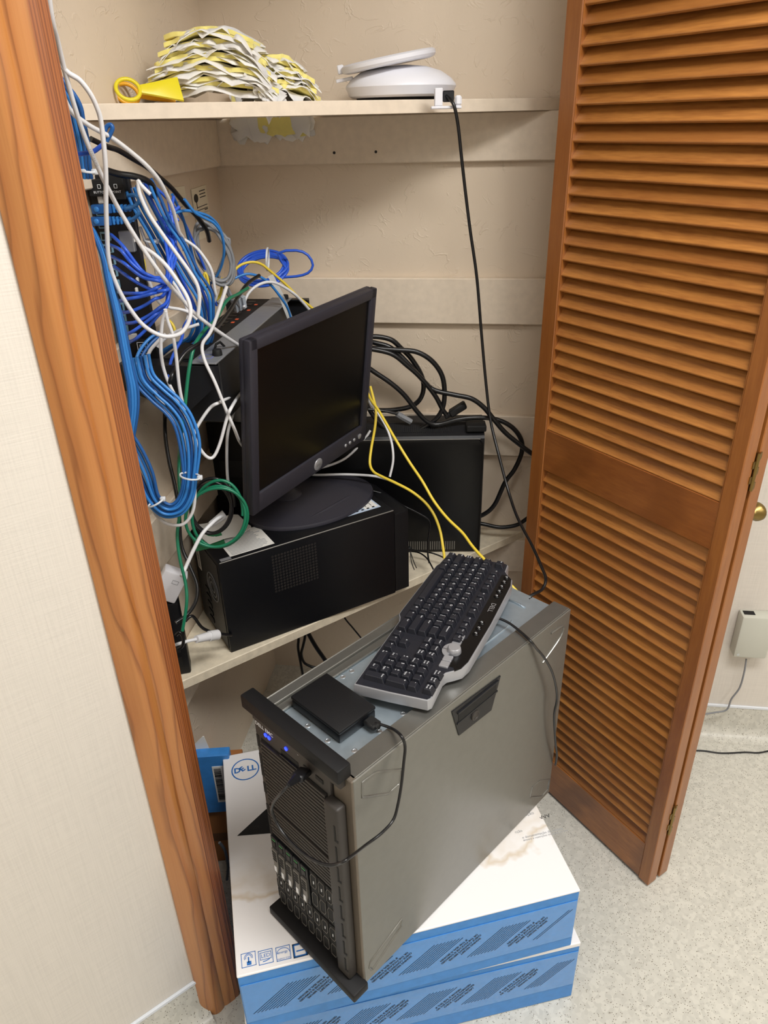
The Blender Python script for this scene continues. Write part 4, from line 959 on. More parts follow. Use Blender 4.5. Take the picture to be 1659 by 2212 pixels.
# ------------------------------------------------------------------ feather dusters on the upper shelf
def ruffle(o, L, Wd, seed, thick=0.0010, amp=0.006, nx=36, ny=12, curl=0.0, ragged=0.012, swell=0.0, droop=0.0):
    rg = random.Random(seed); ph = [rg.uniform(0, 6.28) for _ in range(10)]; fq = [rg.uniform(5, 9), rg.uniform(10, 15), rg.uniform(4, 7)]
    def smooth(n, st=3):
        kk = [rg.uniform(-1, 1) for _ in range(n // st + 3)]; return [kk[i // st] + (kk[i // st + 1] - kk[i // st]) * (i % st) / st for i in range(n + 1)]
    jx, jx2, jy, jy2 = smooth(ny, 2), smooth(ny, 2), smooth(nx), smooth(nx); zf, zb_, zl, zr = smooth(nx, 4), smooth(nx, 4), smooth(ny, 3), smooth(ny, 3)
    top = []
    for i in range(nx + 1):
        row = []
        for j in range(ny + 1):
            s, t = i / nx - 0.5, j / ny - 0.5; es, et = max(0, abs(s) * 2 - 0.6) / 0.4, max(0, abs(t) * 2 - 0.6) / 0.4
            x = s * L + (jx[j] if s < 0 else jx2[j]) * ragged * es
            y = t * Wd + (jy[i] if t < 0 else jy2[i]) * ragged * et
            z = amp * 0.6 * (math.sin(s * fq[0] + ph[0] + 1.5 * t) + 0.5 * math.sin(s * fq[1] + ph[1] - 2 * t))
            z += amp * (es * (zl[j] if s < 0 else zr[j]) + et * (zf[i] if t < 0 else zb_[i])) - curl * s * s * L + swell - droop * (et ** 1.5 * (1.0 + 0.7 * (zb_[i] if t < 0 else zf[i])) + 0.6 * es ** 1.5)
            row.append((x, y, z))
        top.append(row)
    th = lambda i, j: thick
    v = [p for r in top for p in r] + [(p[0], p[1], p[2] - thick) for r in top for p in r]
    n = ny + 1; N = (nx + 1) * n; f = []
    for i in range(nx):
        for j in range(ny):
            a, b, c, d = i * n + j, i * n + j + 1, (i + 1) * n + j + 1, (i + 1) * n + j
            f.append((a, d, c, b)); f.append((N + a, N + b, N + c, N + d))
    for i in range(nx):
        f.append((i * n, N + i * n, N + (i + 1) * n, (i + 1) * n)); f.append((i * n + ny, (i + 1) * n + ny, N + (i + 1) * n + ny, N + i * n + ny))
    for j in range(ny): f.append((j, j + 1, N + j + 1, N + j)); f.append((nx * n + j, N + nx * n + j, N + nx * n + j + 1, nx * n + j + 1))
    o._add(v, f)
def duster(label, mx, L, Wd, seed, hgt, curl=0.55):
    r = thing('duster_refill', label, 'duster', mx=mx, group='fluffy duster refills')
    for k in range(3):
        o = MB(); ruffle(o, L * (1.0 - 0.02 * k), Wd * (1.0 - 0.02 * k), seed * 10 + k, amp=0.0050, curl=curl, thick=0.0012, droop=hgt * 0.42)
        for vv in o.bm.verts: vv.co.z += hgt * (0.26 + 0.36 * k)
        o.build('white_fibre_sheet', 'duster_white', r, 75)
    for k in range(2):
        o = MB(); ruffle(o, L * 0.93, Wd * 0.84, seed * 10 + 5 + k, thick=hgt * 0.34, amp=0.0022, curl=curl, ragged=0.006)
        for vv in o.bm.verts: vv.co.z += hgt * (0.58 + 0.36 * k)
        o.build('yellow_fibre_core', 'duster_yellow', r, 75)
    return r
places = ['lowest in the left pile', 'second from the bottom of the left pile', 'third from the bottom of the left pile', 'fourth from the bottom of the left pile', 'topmost of the left pile']
ctr = at(482, 222, 1.50)
for i in range(5):
    mx = T(ctr.x + [0.0, -0.010, -0.006, -0.002, 0.0][i], ctr.y + random.uniform(-0.006, 0.006), ZU + 0.022 + i * 0.0180) @ Matrix.Rotation(random.uniform(-0.10, 0.10), 4, 'Z') @ Matrix.Rotation([0.02, 0.04, 0.07, 0.08, 0.05][i], 4, 'Y')
    duster('ruffled white and yellow duster refill, ' + places[i], mx, [0.215, 0.215, 0.205, 0.185, 0.155][i], 0.105, 3 + i, 0.020, [0.30, 0.42, 0.5, 0.55, 0.5][i])
ctr2 = at(608, 222, 1.545); rp_ = ['lowest in the small right pile', 'in the middle of the small right pile', 'topmost of the small right pile', 'tucked upright between the two piles']
for i in range(3):
    mx = T(ctr2.x + [0.0, -0.004, -0.014][i], ctr2.y, ZU + 0.016 + i * 0.0195) @ Matrix.Rotation(0.5, 4, 'Z') @ Matrix.Rotation([0.06, 0.12, 0.18][i], 4, 'Y')
    duster('ruffled white and yellow duster refill, ' + rp_[i], mx, [0.12, 0.125, 0.11][i], 0.09, 30 + i, 0.021)
duster('ruffled white and yellow duster refill, ' + rp_[3], T(*(at(548, 158, 1.485))) @ Matrix.Rotation(1.05, 4, 'Y') @ Matrix.Rotation(0.4, 4, 'X') @ T(0.025, 0, 0), 0.085, 0.06, 47, 0.012, 0.3)
gp = inl + bd * 0.14 - ld * 0.029
duster('ruffled white and yellow duster refill hanging down behind the upper shelf', T(gp.x, gp.y, ZU - 0.016) @ Matrix.Rotation(-BYAW, 4, 'Z') @ Matrix.Rotation(PI / 2, 4, 'X') @ T(0, 0, -0.006), 0.17, 0.095, 61, 0.007, 0.0)
# two plastic handles of the dusters
def handle(label, m, p0, p1, lift, wide):
    a = p0; d = (p1 - p0); L = d.length; rz_ = math.atan2(d.y, d.x)
    r = thing('hand_duster', label, 'duster handle', (a.x, a.y, ZU + lift), rz_, 'plastic duster handles')
    Rx = Matrix.Rotation(math.radians(62), 4, 'X')
    o = MB(); o.tube([Rx @ Vector((0.020 + 0.019 * math.cos(t), 0.017 * math.sin(t), 0)) for t in [2 * PI * i / 28 for i in range(28)]], 0.0032, 8, True); o.build('hanging_loop', m, r, 60)
    o = MB(); o.prism([(0.037, -0.006), (0.058, -0.010), (L, -wide), (L, wide), (0.058, 0.010), (0.037, 0.006)], -0.0022, 0.0022, Rx, bev=0.001); o.build('handle_blade', m, r, 40)
handle('bright yellow plastic duster handle lying on the upper shelf', 'yellow_plastic', at(252, 208, 1.365), at(392, 208, 1.42), 0.022, 0.020)
handle('orange yellow plastic duster handle under the bright yellow one', 'amber_plastic', at(252, 215, 1.385), at(375, 214, 1.45), 0.0165, 0.014)

# ------------------------------------------------------------------ grey box on the right wall
wn = Vector((-wrd.y, wrd.x, 0)); 
if wn.y > 0: wn = -wn
tlc = atp(1597, 1333, WR0 + wn * 0.036, wn); brc = atp(1645, 1424, WR0 + wn * 0.036, wn); blc = atp(1585, 1414, WR0 + wn * 0.036, wn)
hh = tlc.z - brc.z; ww = 0.078
wb = thing('wall_box', 'grey plastic wiring box on the right wall beyond the louvred door', 'wiring box', (blc - wn * 0.036).to_tuple()[:2] + (brc.z,), math.atan2(wrd.y, wrd.x))
MB().box(0, ww, -0.036, 0, 0, hh, bev=0.005, seg=2).build('cover', 'box_grey', wb, 40)
MB().box(0.006, 0.032, -0.024, -0.008, hh - 0.001, hh + 0.0006).build('top_slot', 'slot_black', wb)
for (x, z) in ((0.010, 0.010), (ww - 0.010, hh - 0.014)): MB().lathe([(0.0036, 0), (0.0036, 0.001), (0.0016, 0.0014), (0.0, 0.0006)], 12, basis((x, -0.036, z), (1, 0, 0), (0, 0, 1), (0, -1, 0))).build('screw', 'rivet', wb)

# ------------------------------------------------------------------ cables: each one a thing of its own
def P(s, Y):
    q = [tuple(float(c) for c in t.split(',')) for t in s.split()]; n = len(q); out_ = []
    for i, p in enumerate(q):
        y = p[2] if len(p) > 2 else (Y if isinstance(Y, (int, float)) else Y[0] + (Y[1] - Y[0]) * i / (n - 1))
        out_.append(at(p[0], p[1], y))
    return out_
def cable(name, label, m, r, pts, cat='cable', group=None, k=6, n=8):
    o = MB(); o.tube(spline(pts, k), r, n); o = o.build(name, m, None, 60); return tag(o, label, cat, group)
# white network cables
cable('network_cable', 'thick white network cable running from the casing top down behind the monitor', 'cable_white', 0.0031, P('70,-220 95,-80 112,40 124,88 139,150 161,230 185,300 217,374 236,412 257,452 301,525 351,597 395,648,1.16 424,680,1.17 467,713,1.20 516,746,1.255 548,764,1.30', (0.90, 1.21)))
w1 = bpy.data.objects['network_cable']; yA = 0.90 + 0.31 * 7 / 17; yB = 0.90 + 0.31 * 6 / 17
pA, pB = at(217, 374, yA), at(185, 300, yB); d_ = (pB - pA).normalized(); pm = pA.lerp(pB, 0.5)
c_ = Vector((0, 0, CAMH)) - pm; c_ = (c_ - d_ * c_.dot(d_)).normalized()
t_ = MB().text('01/11/2021', 0.0050, basis(pm + c_ * 0.0037, d_, c_.cross(d_), c_), 'CENTER').build('printed_date', 'print_grey'); t_.parent = w1
cable('network_cable', 'white network cable hanging in one long open loop in front of the patch panel', 'cable_white', 0.0031, P('90,-60 108,60 128,130 146,156 172,173 194,201 208,229 218,262 226,331 229,385 229,439 231,498 234,552 243,592 261,634 283,670 307,700 334,719 361,727 388,721 404,703 412,675 406,646 388,614 361,576 334,550 307,533', (0.96, 1.13)))
cable('network_cable', 'white network cable arching from the casing over to the grey coil', 'cable_white', 0.0031, P('96,60 125,170 150,235 185,266 216,284 245,300 281,327 317,358 344,390 362,425 375,457 386,499 395,515 398,540', (1.00, 1.28)))
cable('network_cable', 'white network cable lying in the middle of the blue bundle', 'cable_white', 0.0030, P('325,420 305,400 299,391 299,400 303,422 322,463 351,506 380,546 406,582 424,611 431,640 428,680', (1.16, 1.16)))
cable('network_cable', 'white network cable bending down beside the grey coil to the switch', 'cable_white', 0.0028, P('393,515 410,525 431,543 456,582 464,626 467,640 462,652 450,667 452,690 447,715', (1.30, 1.34)))
cable('network_cable', 'white network cable running from the patch panel foot round to the shelf cables', 'cable_white', 0.0028, P('358,722 341,738 323,760 318,788 323,825 341,857 363,890 385,919 399,948 404,975', (1.14, 1.12)))
cable('network_cable', 'white network cable making a long low loop left of the monitor', 'cable_white', 0.0028, P('358,672 350,700 348,763 359,814 385,868 410,919 428,962 446,986 461,987 475,958 490,904 500,880 518,852,1.25 545,820,1.33', (1.10, 1.16)))
cable('network_cable', 'white network cable dropping straight past the wall bracket', 'cable_white', 0.0028, P('357,668 362,692 374,727 381,774 387,832 394,870 400,900', (1.10, 1.12)))
cable('network_cable', 'white network cable from the switch face down behind the monitor', 'cable_white', 0.0028, P('490,618 466,690 453,720 437,745 442,778 464,825 487,882,1.15 506,926,1.16 520,958,1.23 545,985,1.33', (1.17, 1.13)))
cable('network_cable', 'white network cable looping from the bracket to the tied bundle bottom', 'cable_white', 0.0028, P('512,850,1.27 477,868 453,882 424,926 417,955 415,1005 421,1056 417,1103 396,1132 363,1132 338,1114 325,1090', (1.17, 1.08)))
cable('network_cable', 'white network cable hanging upright behind the green coil', 'cable_white', 0.0029, P('524,835,1.32 508,880,1.24 493,930 490,969 491,1024 496,1060 500,1090', (1.20, 1.27)))
cable('network_cable', 'white network cable curving under the right end of the monitor', 'cable_white', 0.0030, P('800,930 782,956 746,990 703,1008 670,1012', (1.62, 1.56)))
cable('network_cable', 'white network cable lying behind the monitor foot, joined to a yellow one', 'cable_white', 0.0030, P('660,1022 680,1026 746,1025 804,1028 838,1036 853,1042', (1.585, 1.47)))
cable('network_cable', 'white network cable dropping between the two yellow ones', 'cable_white', 0.0028, P('790,845 800,872 816,892 832,918 842,942 848,968 849,997 842,1030', (1.585, 1.50)))
cable('network_cable', 'white network cable arching out of the switch ports over the monitor', 'cable_white', 0.0030, P('527,665 529,650 538,632 554,618 574,610 594,611 615,621 637,636 653,652 670,672 690,700', (1.46, 1.58)))
# yellow network cables
cable('network_cable', 'yellow network cable hanging left of the other yellow one to the keyboard', 'cable_yellow', 0.0031, P('800,835 807,862 812,887 810,923 802,968 799,1001 807,1019 826,1030 854,1043 888,1061 917,1084 937,1111 950,1144 956,1176 961,1215 962,1250', (1.585, 1.30)))
cable('network_cable', 'yellow network cable hanging in a diagonal over the black tower', 'cable_yellow', 0.0031, P('795,850 802,865 816,884 834,914 856,952 885,999 912,1039 937,1082 966,1119 999,1151 1019,1178 1042,1204 1080,1240 1122,1283', (1.585, 1.18)))
cable('network_cable', 'yellow network cable arching over the switch beside the blue coil', 'cable_yellow', 0.0028, P('478,660 486,635 498,605 505,587 521,572 545,566 565,571 583,585 601,600 619,616 646,643 675,666 700,690', (1.50, 1.60)))
cable('network_cable', 'short yellow cable loop left of the grey coil', 'cable_yellow', 0.0026, P('446,618 441,600 443,590 448,600 452,625 456,655', 1.38))
cable('network_cable', 'short yellow cable loop right of the grey coil', 'cable_yellow', 0.0026, P('478,600 479,620 474,640 462,652', 1.42))
# blue network cables
cable('network_cable', 'thin bright blue network cable bowing over the grey switch strip', 'cable_blue', 0.0026, P('486,630 494,609 510,600 532,592 554,595 574,605 590,621 610,647 621,665 628,685 634,705', (1.47, 1.56)))
up = ['first', 'second', 'third', 'fourth', 'fifth', 'sixth', 'seventh', 'eighth', 'ninth', 'tenth']
fan = ['240,507 265,531 292,567 310,588 328,599 352,599', '238,529 260,540 281,565 303,585 325,596 352,606', '241,554 267,568 292,588 314,601 343,607 358,612', '247,576 274,596 303,614 334,628 358,627 366,620',
       '258,632 288,634 316,632 339,621 356,610', '252,652 274,646 303,641 328,634 352,624', '256,675 281,673 310,661 334,646 355,635', '258,697 288,697 317,684 343,666 363,646', '261,722 281,719 307,702 334,681 360,655', '274,740 292,733 316,711 339,684 363,654']
for i, s in enumerate(fan):
    tail = ' %d,%d %d,%d %d,%d %d,%d' % (362 + i % 4 * 3, 596 - i * 2, 366 + i % 3 * 8 - i, 565 - i * 5, 362 + i % 4 * 9 - i * 2, 520 - i % 5 * 9, 340 + (i * 37) % 50, 478 - (i * 23) % 60)
    q_ = s.split(); yy = [1.205] + [1.165 - 0.004 * (i % 3)] * (len(q_) - 2) + [1.185]
    s2 = ' '.join('%s,%.3f' % (a, b) for a, b in zip(q_, yy)) + ' ' + ' '.join('%s,%.3f' % (a, b) for a, b in zip(tail.split(), (1.205, 1.235, 1.255, 1.27)))
    cable('patch_lead', 'royal blue patch lead fanning out of the patch panel, %s from the top' % up[i], 'cable_royal', 0.0027, P(s2, 1.2), group='blue leads fanning out of the patch panel')
# the main blue bundle curving down from under the black cable
ctrl = [(300, 400), (318, 440), (345, 492), (374, 545), (404, 598), (428, 645), (440, 690), (436, 728), (412, 752), (380, 765), (350, 790)]
bl_l = ['innermost', 'second', 'third', 'fourth', 'fifth', 'sixth', 'seventh', 'outermost']
for i in range(8):
    q_ = []
    for j, (a, b) in enumerate(ctrl):
        p0 = Vector(ctrl[max(j - 1, 0)]); p1 = Vector(ctrl[min(j + 1, len(ctrl) - 1)]); t = (p1 - p0).normalized(); nrm = Vector((t.y, -t.x))
        w_ = (i - 3.5) * (8.5 if j < 6 else 6.5); q_.append((a + nrm.x * w_ + random.uniform(-2.5, 2.5), b + nrm.y * w_ + random.uniform(-2.5, 2.5)))
    cable('network_cable', 'blue network cable in the big curved bundle right of the patch panel, %s' % bl_l[i], ['cable_blue', 'cable_deep', 'cable_blue', 'cable_blue', 'cable_deep', 'cable_royal', 'cable_blue', 'cable_deep'][i], 0.0027, [at(a, b, 1.215 + 0.012 * (i % 3) + 0.008 * j) for j, (a, b) in enumerate(q_)], group='blue cables of the curved bundle')
for i, s in enumerate(('372,420 384,445 398,480 408,520 418,560 430,600 440,640 452,690', '398,430 420,458 440,470 462,482 478,505 484,540 478,575 462,605 440,625', '330,400 362,430 392,470 416,520 438,570 452,610 468,660', '372,462 400,455 430,460 455,470 474,492 486,530')):
    cable('network_cable', ['blue network cable behind the bundle, falling steeply to the switch', 'bright blue network cable sweeping in an arc over the grey coil', 'blue network cable behind the bundle, running under the grey coil', 'short blue network cable arc below the wall cards'][i], ['cable_deep', 'cable_blue', 'cable_royal', 'cable_blue'][i], 0.0025, P(s, (1.30, 1.42)))
for s, Y, m, r_, lab in (
    ('303,490 308,505 316,524 326,544 334,566 338,592', (1.235, 1.25), 'cable_white', 0.0026, 'white network cable partly hidden behind the upper blue fan leads'),
    ('318,596 328,622 343,652 365,664 388,668 408,675 425,690', (1.215, 1.24), 'cable_white', 0.0028, 'white network cable passing low behind the point where the blue leads meet'),
    ('372,608 382,622 392,640 401,658 406,680 400,705', (1.235, 1.24), 'cable_white', 0.0028, 'white network cable bending down right of where the blue leads meet'),
    ('430,700 412,706 392,712 370,722 352,735 340,750', (1.225, 1.20), 'cable_white', 0.0028, 'white network cable coming out sideways under the long open white loop'),
    ('376,560 381,578 393,603 408,634 419,661 424,690', (1.255, 1.27), 'cable_royal', 0.0027, 'royal blue network cable falling right of where the leads meet, upper one'),
    ('368,572 374,590 385,614 398,644 409,672 412,700', (1.25, 1.265), 'cable_royal', 0.0027, 'royal blue network cable falling right of where the leads meet, lower one'),
    ('408,690 398,704 392,733 380,755 370,778 365,805 366,830', (1.20, 1.16), 'cable_royal', 0.0026, 'bright blue network cable dropping between the white ones at the bracket'),
    ('352,724 338,731 321,748 307,770 303,792 317,822 340,842', (1.19, 1.12), 'cable_deep', 0.0027, 'dark blue network cable bowing left under the patch bay foot, inner one'),
    ('346,718 330,726 313,742 298,766 294,794 306,826 330,850', (1.19, 1.12), 'cable_blue', 0.0027, 'blue network cable bowing left under the patch bay foot, outer one'),
    ('310,560 313,585 312,612 315,645 320,668', (1.245, 1.25), 'cable_yellow', 0.0026, 'yellow network cable glimpsed behind the blue fan leads'),
    ('362,690 372,700 378,716 374,735', (1.23, 1.22), 'cable_yellow', 0.0026, 'short yellow cable below where the blue leads meet'),
    ('470,655 488,646 505,650 517,662', (1.40, 1.45), 'cable_grey', 0.0026, 'grey network cable plugged into the switch beside the green one'),
    ('465,590 478,610 490,632 503,655 512,672', (1.42, 1.47), 'cable_grey', 0.0026, 'grey network cable running from the grey coil to the switch ports')):
    cable('network_cable', lab, m, r_, P(s, Y))
for i, (px_q, py_q) in enumerate(((512, 672), (520, 668), (528, 664))):
    a, b = at(px_q, py_q, 1.47), at(px_q - 4, py_q - 24, 1.455)
    o = MB(); o.cyl(a, b, 0.0052, 4); tag(o.build('network_plug', 'clear_plug'), 'clear network plug standing in the switch ports, %s of three' % ('nearest', 'middle', 'farthest')[i], 'plug', 'clear plugs in the switch')
# blue bundle beside the casing
left = '196,485 214,525 226,561 235,607 246,652 256,697 264,742 274,796 281,835 284,880 280,930'
lo_ = ['leftmost', 'second', 'third', 'rightmost']
for i in range(4):
    q_ = [tuple(float(c) for c in t.split(',')) for t in left.split()]
    cable('network_cable', 'blue network cable running down along the casing edge, %s of its four' % lo_[i], ['cable_deep', 'cable_blue', 'cable_blue', 'cable_deep'][i], 0.0028, [at(a - 4 + i * 7 * (0.5 + 0.6 * j / 10 - 0.5 * max(0, j - 8) / 2), b + 4 * i, 1.02 + 0.012 * i) for j, (a, b) in enumerate(q_)], group='blue cables along the casing edge')
top_ = ['left', 'middle', 'right', 'far right']
for i in range(4):
    cable('network_cable', 'dark blue network cable at the casing under the upper shelf, %s of its four' % top_[i], ['cable_deep', 'cable_blue', 'cable_deep', 'cable_deep'][i], 0.0030, P('70,-60 104,120 %d,215 %d,262 %d,310 %d,352 %d,385' % (143 + i * 8, 153 + i * 9, 165 + i * 8.5, 172 + i * 7, 176 + i * 7), (1.05, 1.10)), group='dark blue cables under the upper shelf')
# lower bundle hanging in a loop, tied twice
low = [(300, 770), (312, 817), (342, 850), (372, 877), (396, 911), (410, 962), (410, 1027), (403, 1071), (385, 1098), (357, 1102), (330, 1078), (310, 1030), (290, 985), (262, 940)]
bn = ['innermost', 'second', 'third', 'fourth', 'fifth', 'outermost']
for i in range(6):
    q_ = []
    for j, (a, b) in enumerate(low):
        p0 = Vector(low[max(j - 1, 0)]); p1 = Vector(low[min(j + 1, len(low) - 1)]); t = (p1 - p0).normalized(); nrm = Vector((t.y, -t.x))
        w_ = (i - 2.5) * (5.6 if 5 < j < 11 else 8.5); q_.append((a - nrm.x * w_ * -1, b + nrm.y * w_))
    cable('network_cable', 'blue network cable in the tied loop above the white adapter, %s of the loop' % bn[i], 'cable_blue' if i % 3 else 'cable_deep', 0.0027, [at(a, b, 1.10 - 0.003 * j + 0.004 * (i % 2)) for j, (a, b) in enumerate(q_)], group='blue cables of the tied loop')
def tie(label, a, b, Y, bulge=0.004):
    p, q_ = at(a[0], a[1], Y), at(b[0], b[1], Y); c = (p + q_) / 2; d = (q_ - p) / 2; e = Vector((0, 0.012, 0.0))
    o = MB(); o.tube([c + d * 1.05 * math.cos(t) + e * math.sin(t) for t in [2 * PI * i / 20 for i in range(20)]], 0.0016, 6, True)
    h = q_; o.box(-0.004, 0.004, -0.004, 0.003, -0.003, 0.004, T(*h), 0.0008); tag(o.build('cable_tie', 'tie_white', None, 60), label, 'cable tie')
tie('white cable tie round the right side of the tied blue loop', (390, 1025), (432, 1032), 1.074); tie('white cable tie round the left side of the tied blue loop', (322, 1092), (352, 1078), 1.064)
tie('white cable tie on the dark blue cables beside the casing', (176, 368), (206, 372), 1.085)
tie('white cable tie on the blue bundle beside the patch panel', (312, 518), (338, 522), 1.245)
# two booted plugs at the top of the panel
for i, (y0, lab) in enumerate(((451, 'upper'), (477, 'lower'))):
    r = thing('booted_plug', 'light blue booted network plug at the patch panel top, %s one' % lab, 'plug', at(228, y0, 1.196), 0.05, 'booted plugs at the patch panel')
    MB().box(-0.020, 0.010, -0.006, 0.006, -0.0065, 0.0065, bev=0.002, seg=2).build('plug_body', 'cable_deep', r, 40)
    MB().lathe([(0.0042, 0), (0.0042, 0.001), (0.003, 0.002), (0.0, 0.0024)], 14, basis((-0.012, -0.006, 0), (1, 0, 0), (0, 0, 1), (0, -1, 0))).build('boot_stud', 'cable_blue', r, 60)
    for j in range(5): MB().box(0.011 + j * 0.0058, 0.0145 + j * 0.0058, -0.0048, 0.0048, -0.0060 + j * 0.0003, 0.0060 - j * 0.0003, bev=0.001).build('boot_rib', 'cable_blue', r)
    o = MB(); o.tube([Vector((0.008, 0, 0)), Vector((0.042, 0, 0))] + [p - r.location for p in spline([at(268, y0, 1.19), at(286, y0 - 4, 1.18), at(297, y0 - 16, 1.17), at(290, y0 - 29, 1.18), at(276, y0 - 28, 1.20)], 5)], 0.0028, 8); o.build('lead', 'cable_blue', r, 60)
cable('network_cable', 'small dark blue cable loop just under the upper shelf', 'cable_deep', 0.0030, P('222,300 226,284 231,273 239,270 243,277 238,290 230,305', 1.10))
cable('network_cable', 'bright blue cable crossing behind the white ones under the upper shelf', 'cable_royal', 0.0028, P('165,333 178,332 200,328 215,318 225,310', 1.03))
# coils
def coil(name, label, m, r, c, ax, ay, az, turns, wob, extra=None, tie_at=None, n=30, cat='cable', seed=1):
    rg = random.Random(seed); pts = []
    for t_ in range(int(turns * n)):
        an = 2 * PI * t_ / n; k = t_ / n
        s_ = 1 + wob * math.sin(k * 2.1 + seed) ; pts.append(c + ax * (math.cos(an) * s_) + ay * (math.sin(an) * (1 + wob * math.cos(k * 1.7))) + az * (0.5 * math.sin(k * 2.9 + 0.6 * math.sin(an)) ))
    if extra: pts += extra
    e = MB(); e.tube(spline(pts, 2), r, 8); e = e.build(name, m, None, 60); tag(e, label, cat)
    if tie_at:
        o = MB(); p, d = tie_at; o.tube([p + d * math.cos(t) + Vector((0, 0.02, 0)) * math.sin(t) for t in [2 * PI * i / 18 for i in range(18)]], 0.0022, 6, True)
        o.build('cable_tie', 'tie_white', e, 60)
    return e
cc = at(568, 580, 1.62)
coil('coiled_cable', 'coil of blue network cable tied in white below the wall cleat', 'cable_royal', 0.0028, cc, Vector((0.050, -0.006, 0.004)), Vector((0.0, 0.03, 0.024)), Vector((0.0, 0.004, 0.010)), 7, 0.10, P('600,547 640,541 665,551 676,573 665,590 640,597 610,599 585,602', 1.60), (at(578, 560, 1.60), Vector((0.002, 0, 0.022))))
cc = at(463, 549, 1.40)
coil('coiled_cable', 'coil of grey network cable hanging at the left closet wall', 'cable_grey', 0.0029, cc, Vector((0.026, 0.012, 0.006)), Vector((0.014, 0, -0.050)), Vector((0.004, 0.008, 0.0)), 5, 0.12, P('470,590 486,610 500,640', 1.42), None, seed=3)
cc = at(470, 1117, 1.178)
coil('coiled_cable', 'coil of green cable resting on the left end of the desktop computer', 'cable_green', 0.0030, cc, Vector((0.050, 0.004, 0.0)), Vector((0.006, 0.006, 0.062)), Vector((0.004, 0.010, 0.002)), 2.4, 0.10, None, None, n=36, seed=5)
cc = at(457, 1098, 1.196)
coil('coiled_cable', 'coil of glossy black cable lying inside the green coil', 'cable_black', 0.0034, cc, Vector((0.038, 0.004, 0.0)), Vector((0.004, 0.004, 0.052)), Vector((0.003, 0.008, 0.002)), 2.3, 0.08, None, None, n=36, seed=8)
cable('network_cable', 'green network cable running from the switch down past the tied loop', 'cable_green', 0.0031, P('536,622,1.42 515,635,1.38 490,650,1.33 466,690,1.26 443,712,1.21 421,745,1.17 410,788,1.15 404,832,1.14 399,882,1.13 392,933,1.12 387,987 387,1042 390,1096 383,1153 388,1204 401,1262 403,1305 394,1363', (1.36, 1.06)))
cable('power_cable', 'black round cable running beside the green one down past the bracket', 'cable_black', 0.0036, P('560,595,1.5 536,612,1.46 515,640,1.40 498,668,1.33 470,705,1.25 436,738,1.18 403,760,1.15 381,792,1.13 365,832,1.12 357,882 357,940 365,995 376,1042 386,1100 391,1175 408,1219 425,1262 423,1298 405,1327 380,1345', (1.40, 1.075)))
cable('power_cable', 'thick black cable curving under the upper shelf down the left closet wall', 'cable_black', 0.0042, P('196,300 230,316 256,325 290,345 317,361 344,383 371,407 398,439 427,470 446,497 452,520', (1.18, 1.42)))
cable('power_cable', 'black cable arching over the top of the blue bundle', 'cable_black', 0.0048, P('230,368 257,376 290,381 317,390 330,404 334,425', (1.17, 1.24)))
cable('power_cable', 'black cord looping on the shelf behind the left end of the desktop computer', 'cable_black', 0.0032, P('400,1342 416,1331 437,1356 463,1367 488,1371 500,1372', (1.16, 1.215)))
cable('power_cable', 'black cord ring at the foot of the casing on the lower shelf', 'cable_black', 0.0032, P('380,1372 388,1366 396,1378 394,1395 384,1402', 1.09))
w_ = cable('power_cable', 'white power cord with a plug crossing the green coil', 'cable_white', 0.0036, P('484,1113 470,1120 456,1132 437,1153 419,1186 401,1226 392,1245', (1.225, 1.12)))
o = MB(); a, b = at(486, 1111, 1.228), at(455, 1133, 1.216); o.cyl(a, b, 0.0095, 14, 0.006); o = o.build('plug', 'cable_white', None, 50); o.parent = w_
w_ = cable('power_cable', 'white power cord with a ribbed plug lying on the lower shelf by the casing', 'cable_white', 0.0034, P('375,1394 385,1391 405,1385 424,1381', (1.10, 1.13)))
o = MB(); o.cyl(at(424, 1381, 1.13), at(452, 1374, 1.155), 0.0075, 14, 0.009); o.cyl(at(452, 1374, 1.155), at(470, 1371, 1.17), 0.0105, 14); o = o.build('plug', 'cable_white', None, 50); o.parent = w_
# white adapter beside the casing, paper and green label on the desktop
r = thing('power_strip', 'black power strip standing on end on the lower shelf behind the casing', 'power strip', (at(388, 1350, 1.165).x - 0.018, 1.165, ZS + 0.0005), 0.25)
hz = at(380, 1296, 1.165).z - ZS
MB().box(-0.024, 0.024, -0.018, 0.018, 0, hz, bev=0.004, seg=2).build('strip_body', 'desktop_black', r, 40)
for i in range(2): MB().box(-0.012, 0.012, -0.0186, -0.0178, 0.02 + i * 0.035, 0.044 + i * 0.035, bev=0.0003).build('outlet', 'slot_black', r)
q0 = at(368, 1250, 1.16)
mxa = T(q0.x - 0.004, 1.165, ZS + hz + 0.040) @ Matrix.Rotation(0.2, 4, 'Z') @ Matrix.Rotation(0.55, 4, 'Y')
r = thing('power_adapter', 'white power adapter plugged askew into the black power strip', 'adapter', mx=mxa)
MB().box(-0.022, 0.024, -0.014, 0.014, -0.034, 0.030, bev=0.004, seg=2).build('adapter_body', 'white_plastic', r, 40)
o = MB(); frame(o, -0.006, 0.006, -0.004, 0.004, 0.0007, 0); t = MB(); t.merge(o.bm, basis((0.006, -0.0142, 0.012), (1, 0, 0), (0, 0, 1), (0, -1, 0))); t.build('rating_mark', 'print_grey', r)
zt = ZS + DH
a = atz(540, 1115, zt + 0.002)
pa_ = thing('paper_sheet', 'crumpled white paper on the desktop computer under the cable coils', 'paper', (DO.x, DO.y, zt + 0.0012), dang)
o = MB(); ruffle(o, 0.10, 0.085, 77, 0.0006, 0.004, 12, 8, 0.0, 0.004)
for v in o.bm.verts: v.co += Vector((0.055, 0.115, 0.0075))
o.build('sheet', 'paper', pa_, 60)
r = thing('green_label', 'green paper label with white word beside the green coil', 'label', (DO.x, DO.y, zt + 0.0014), dang)
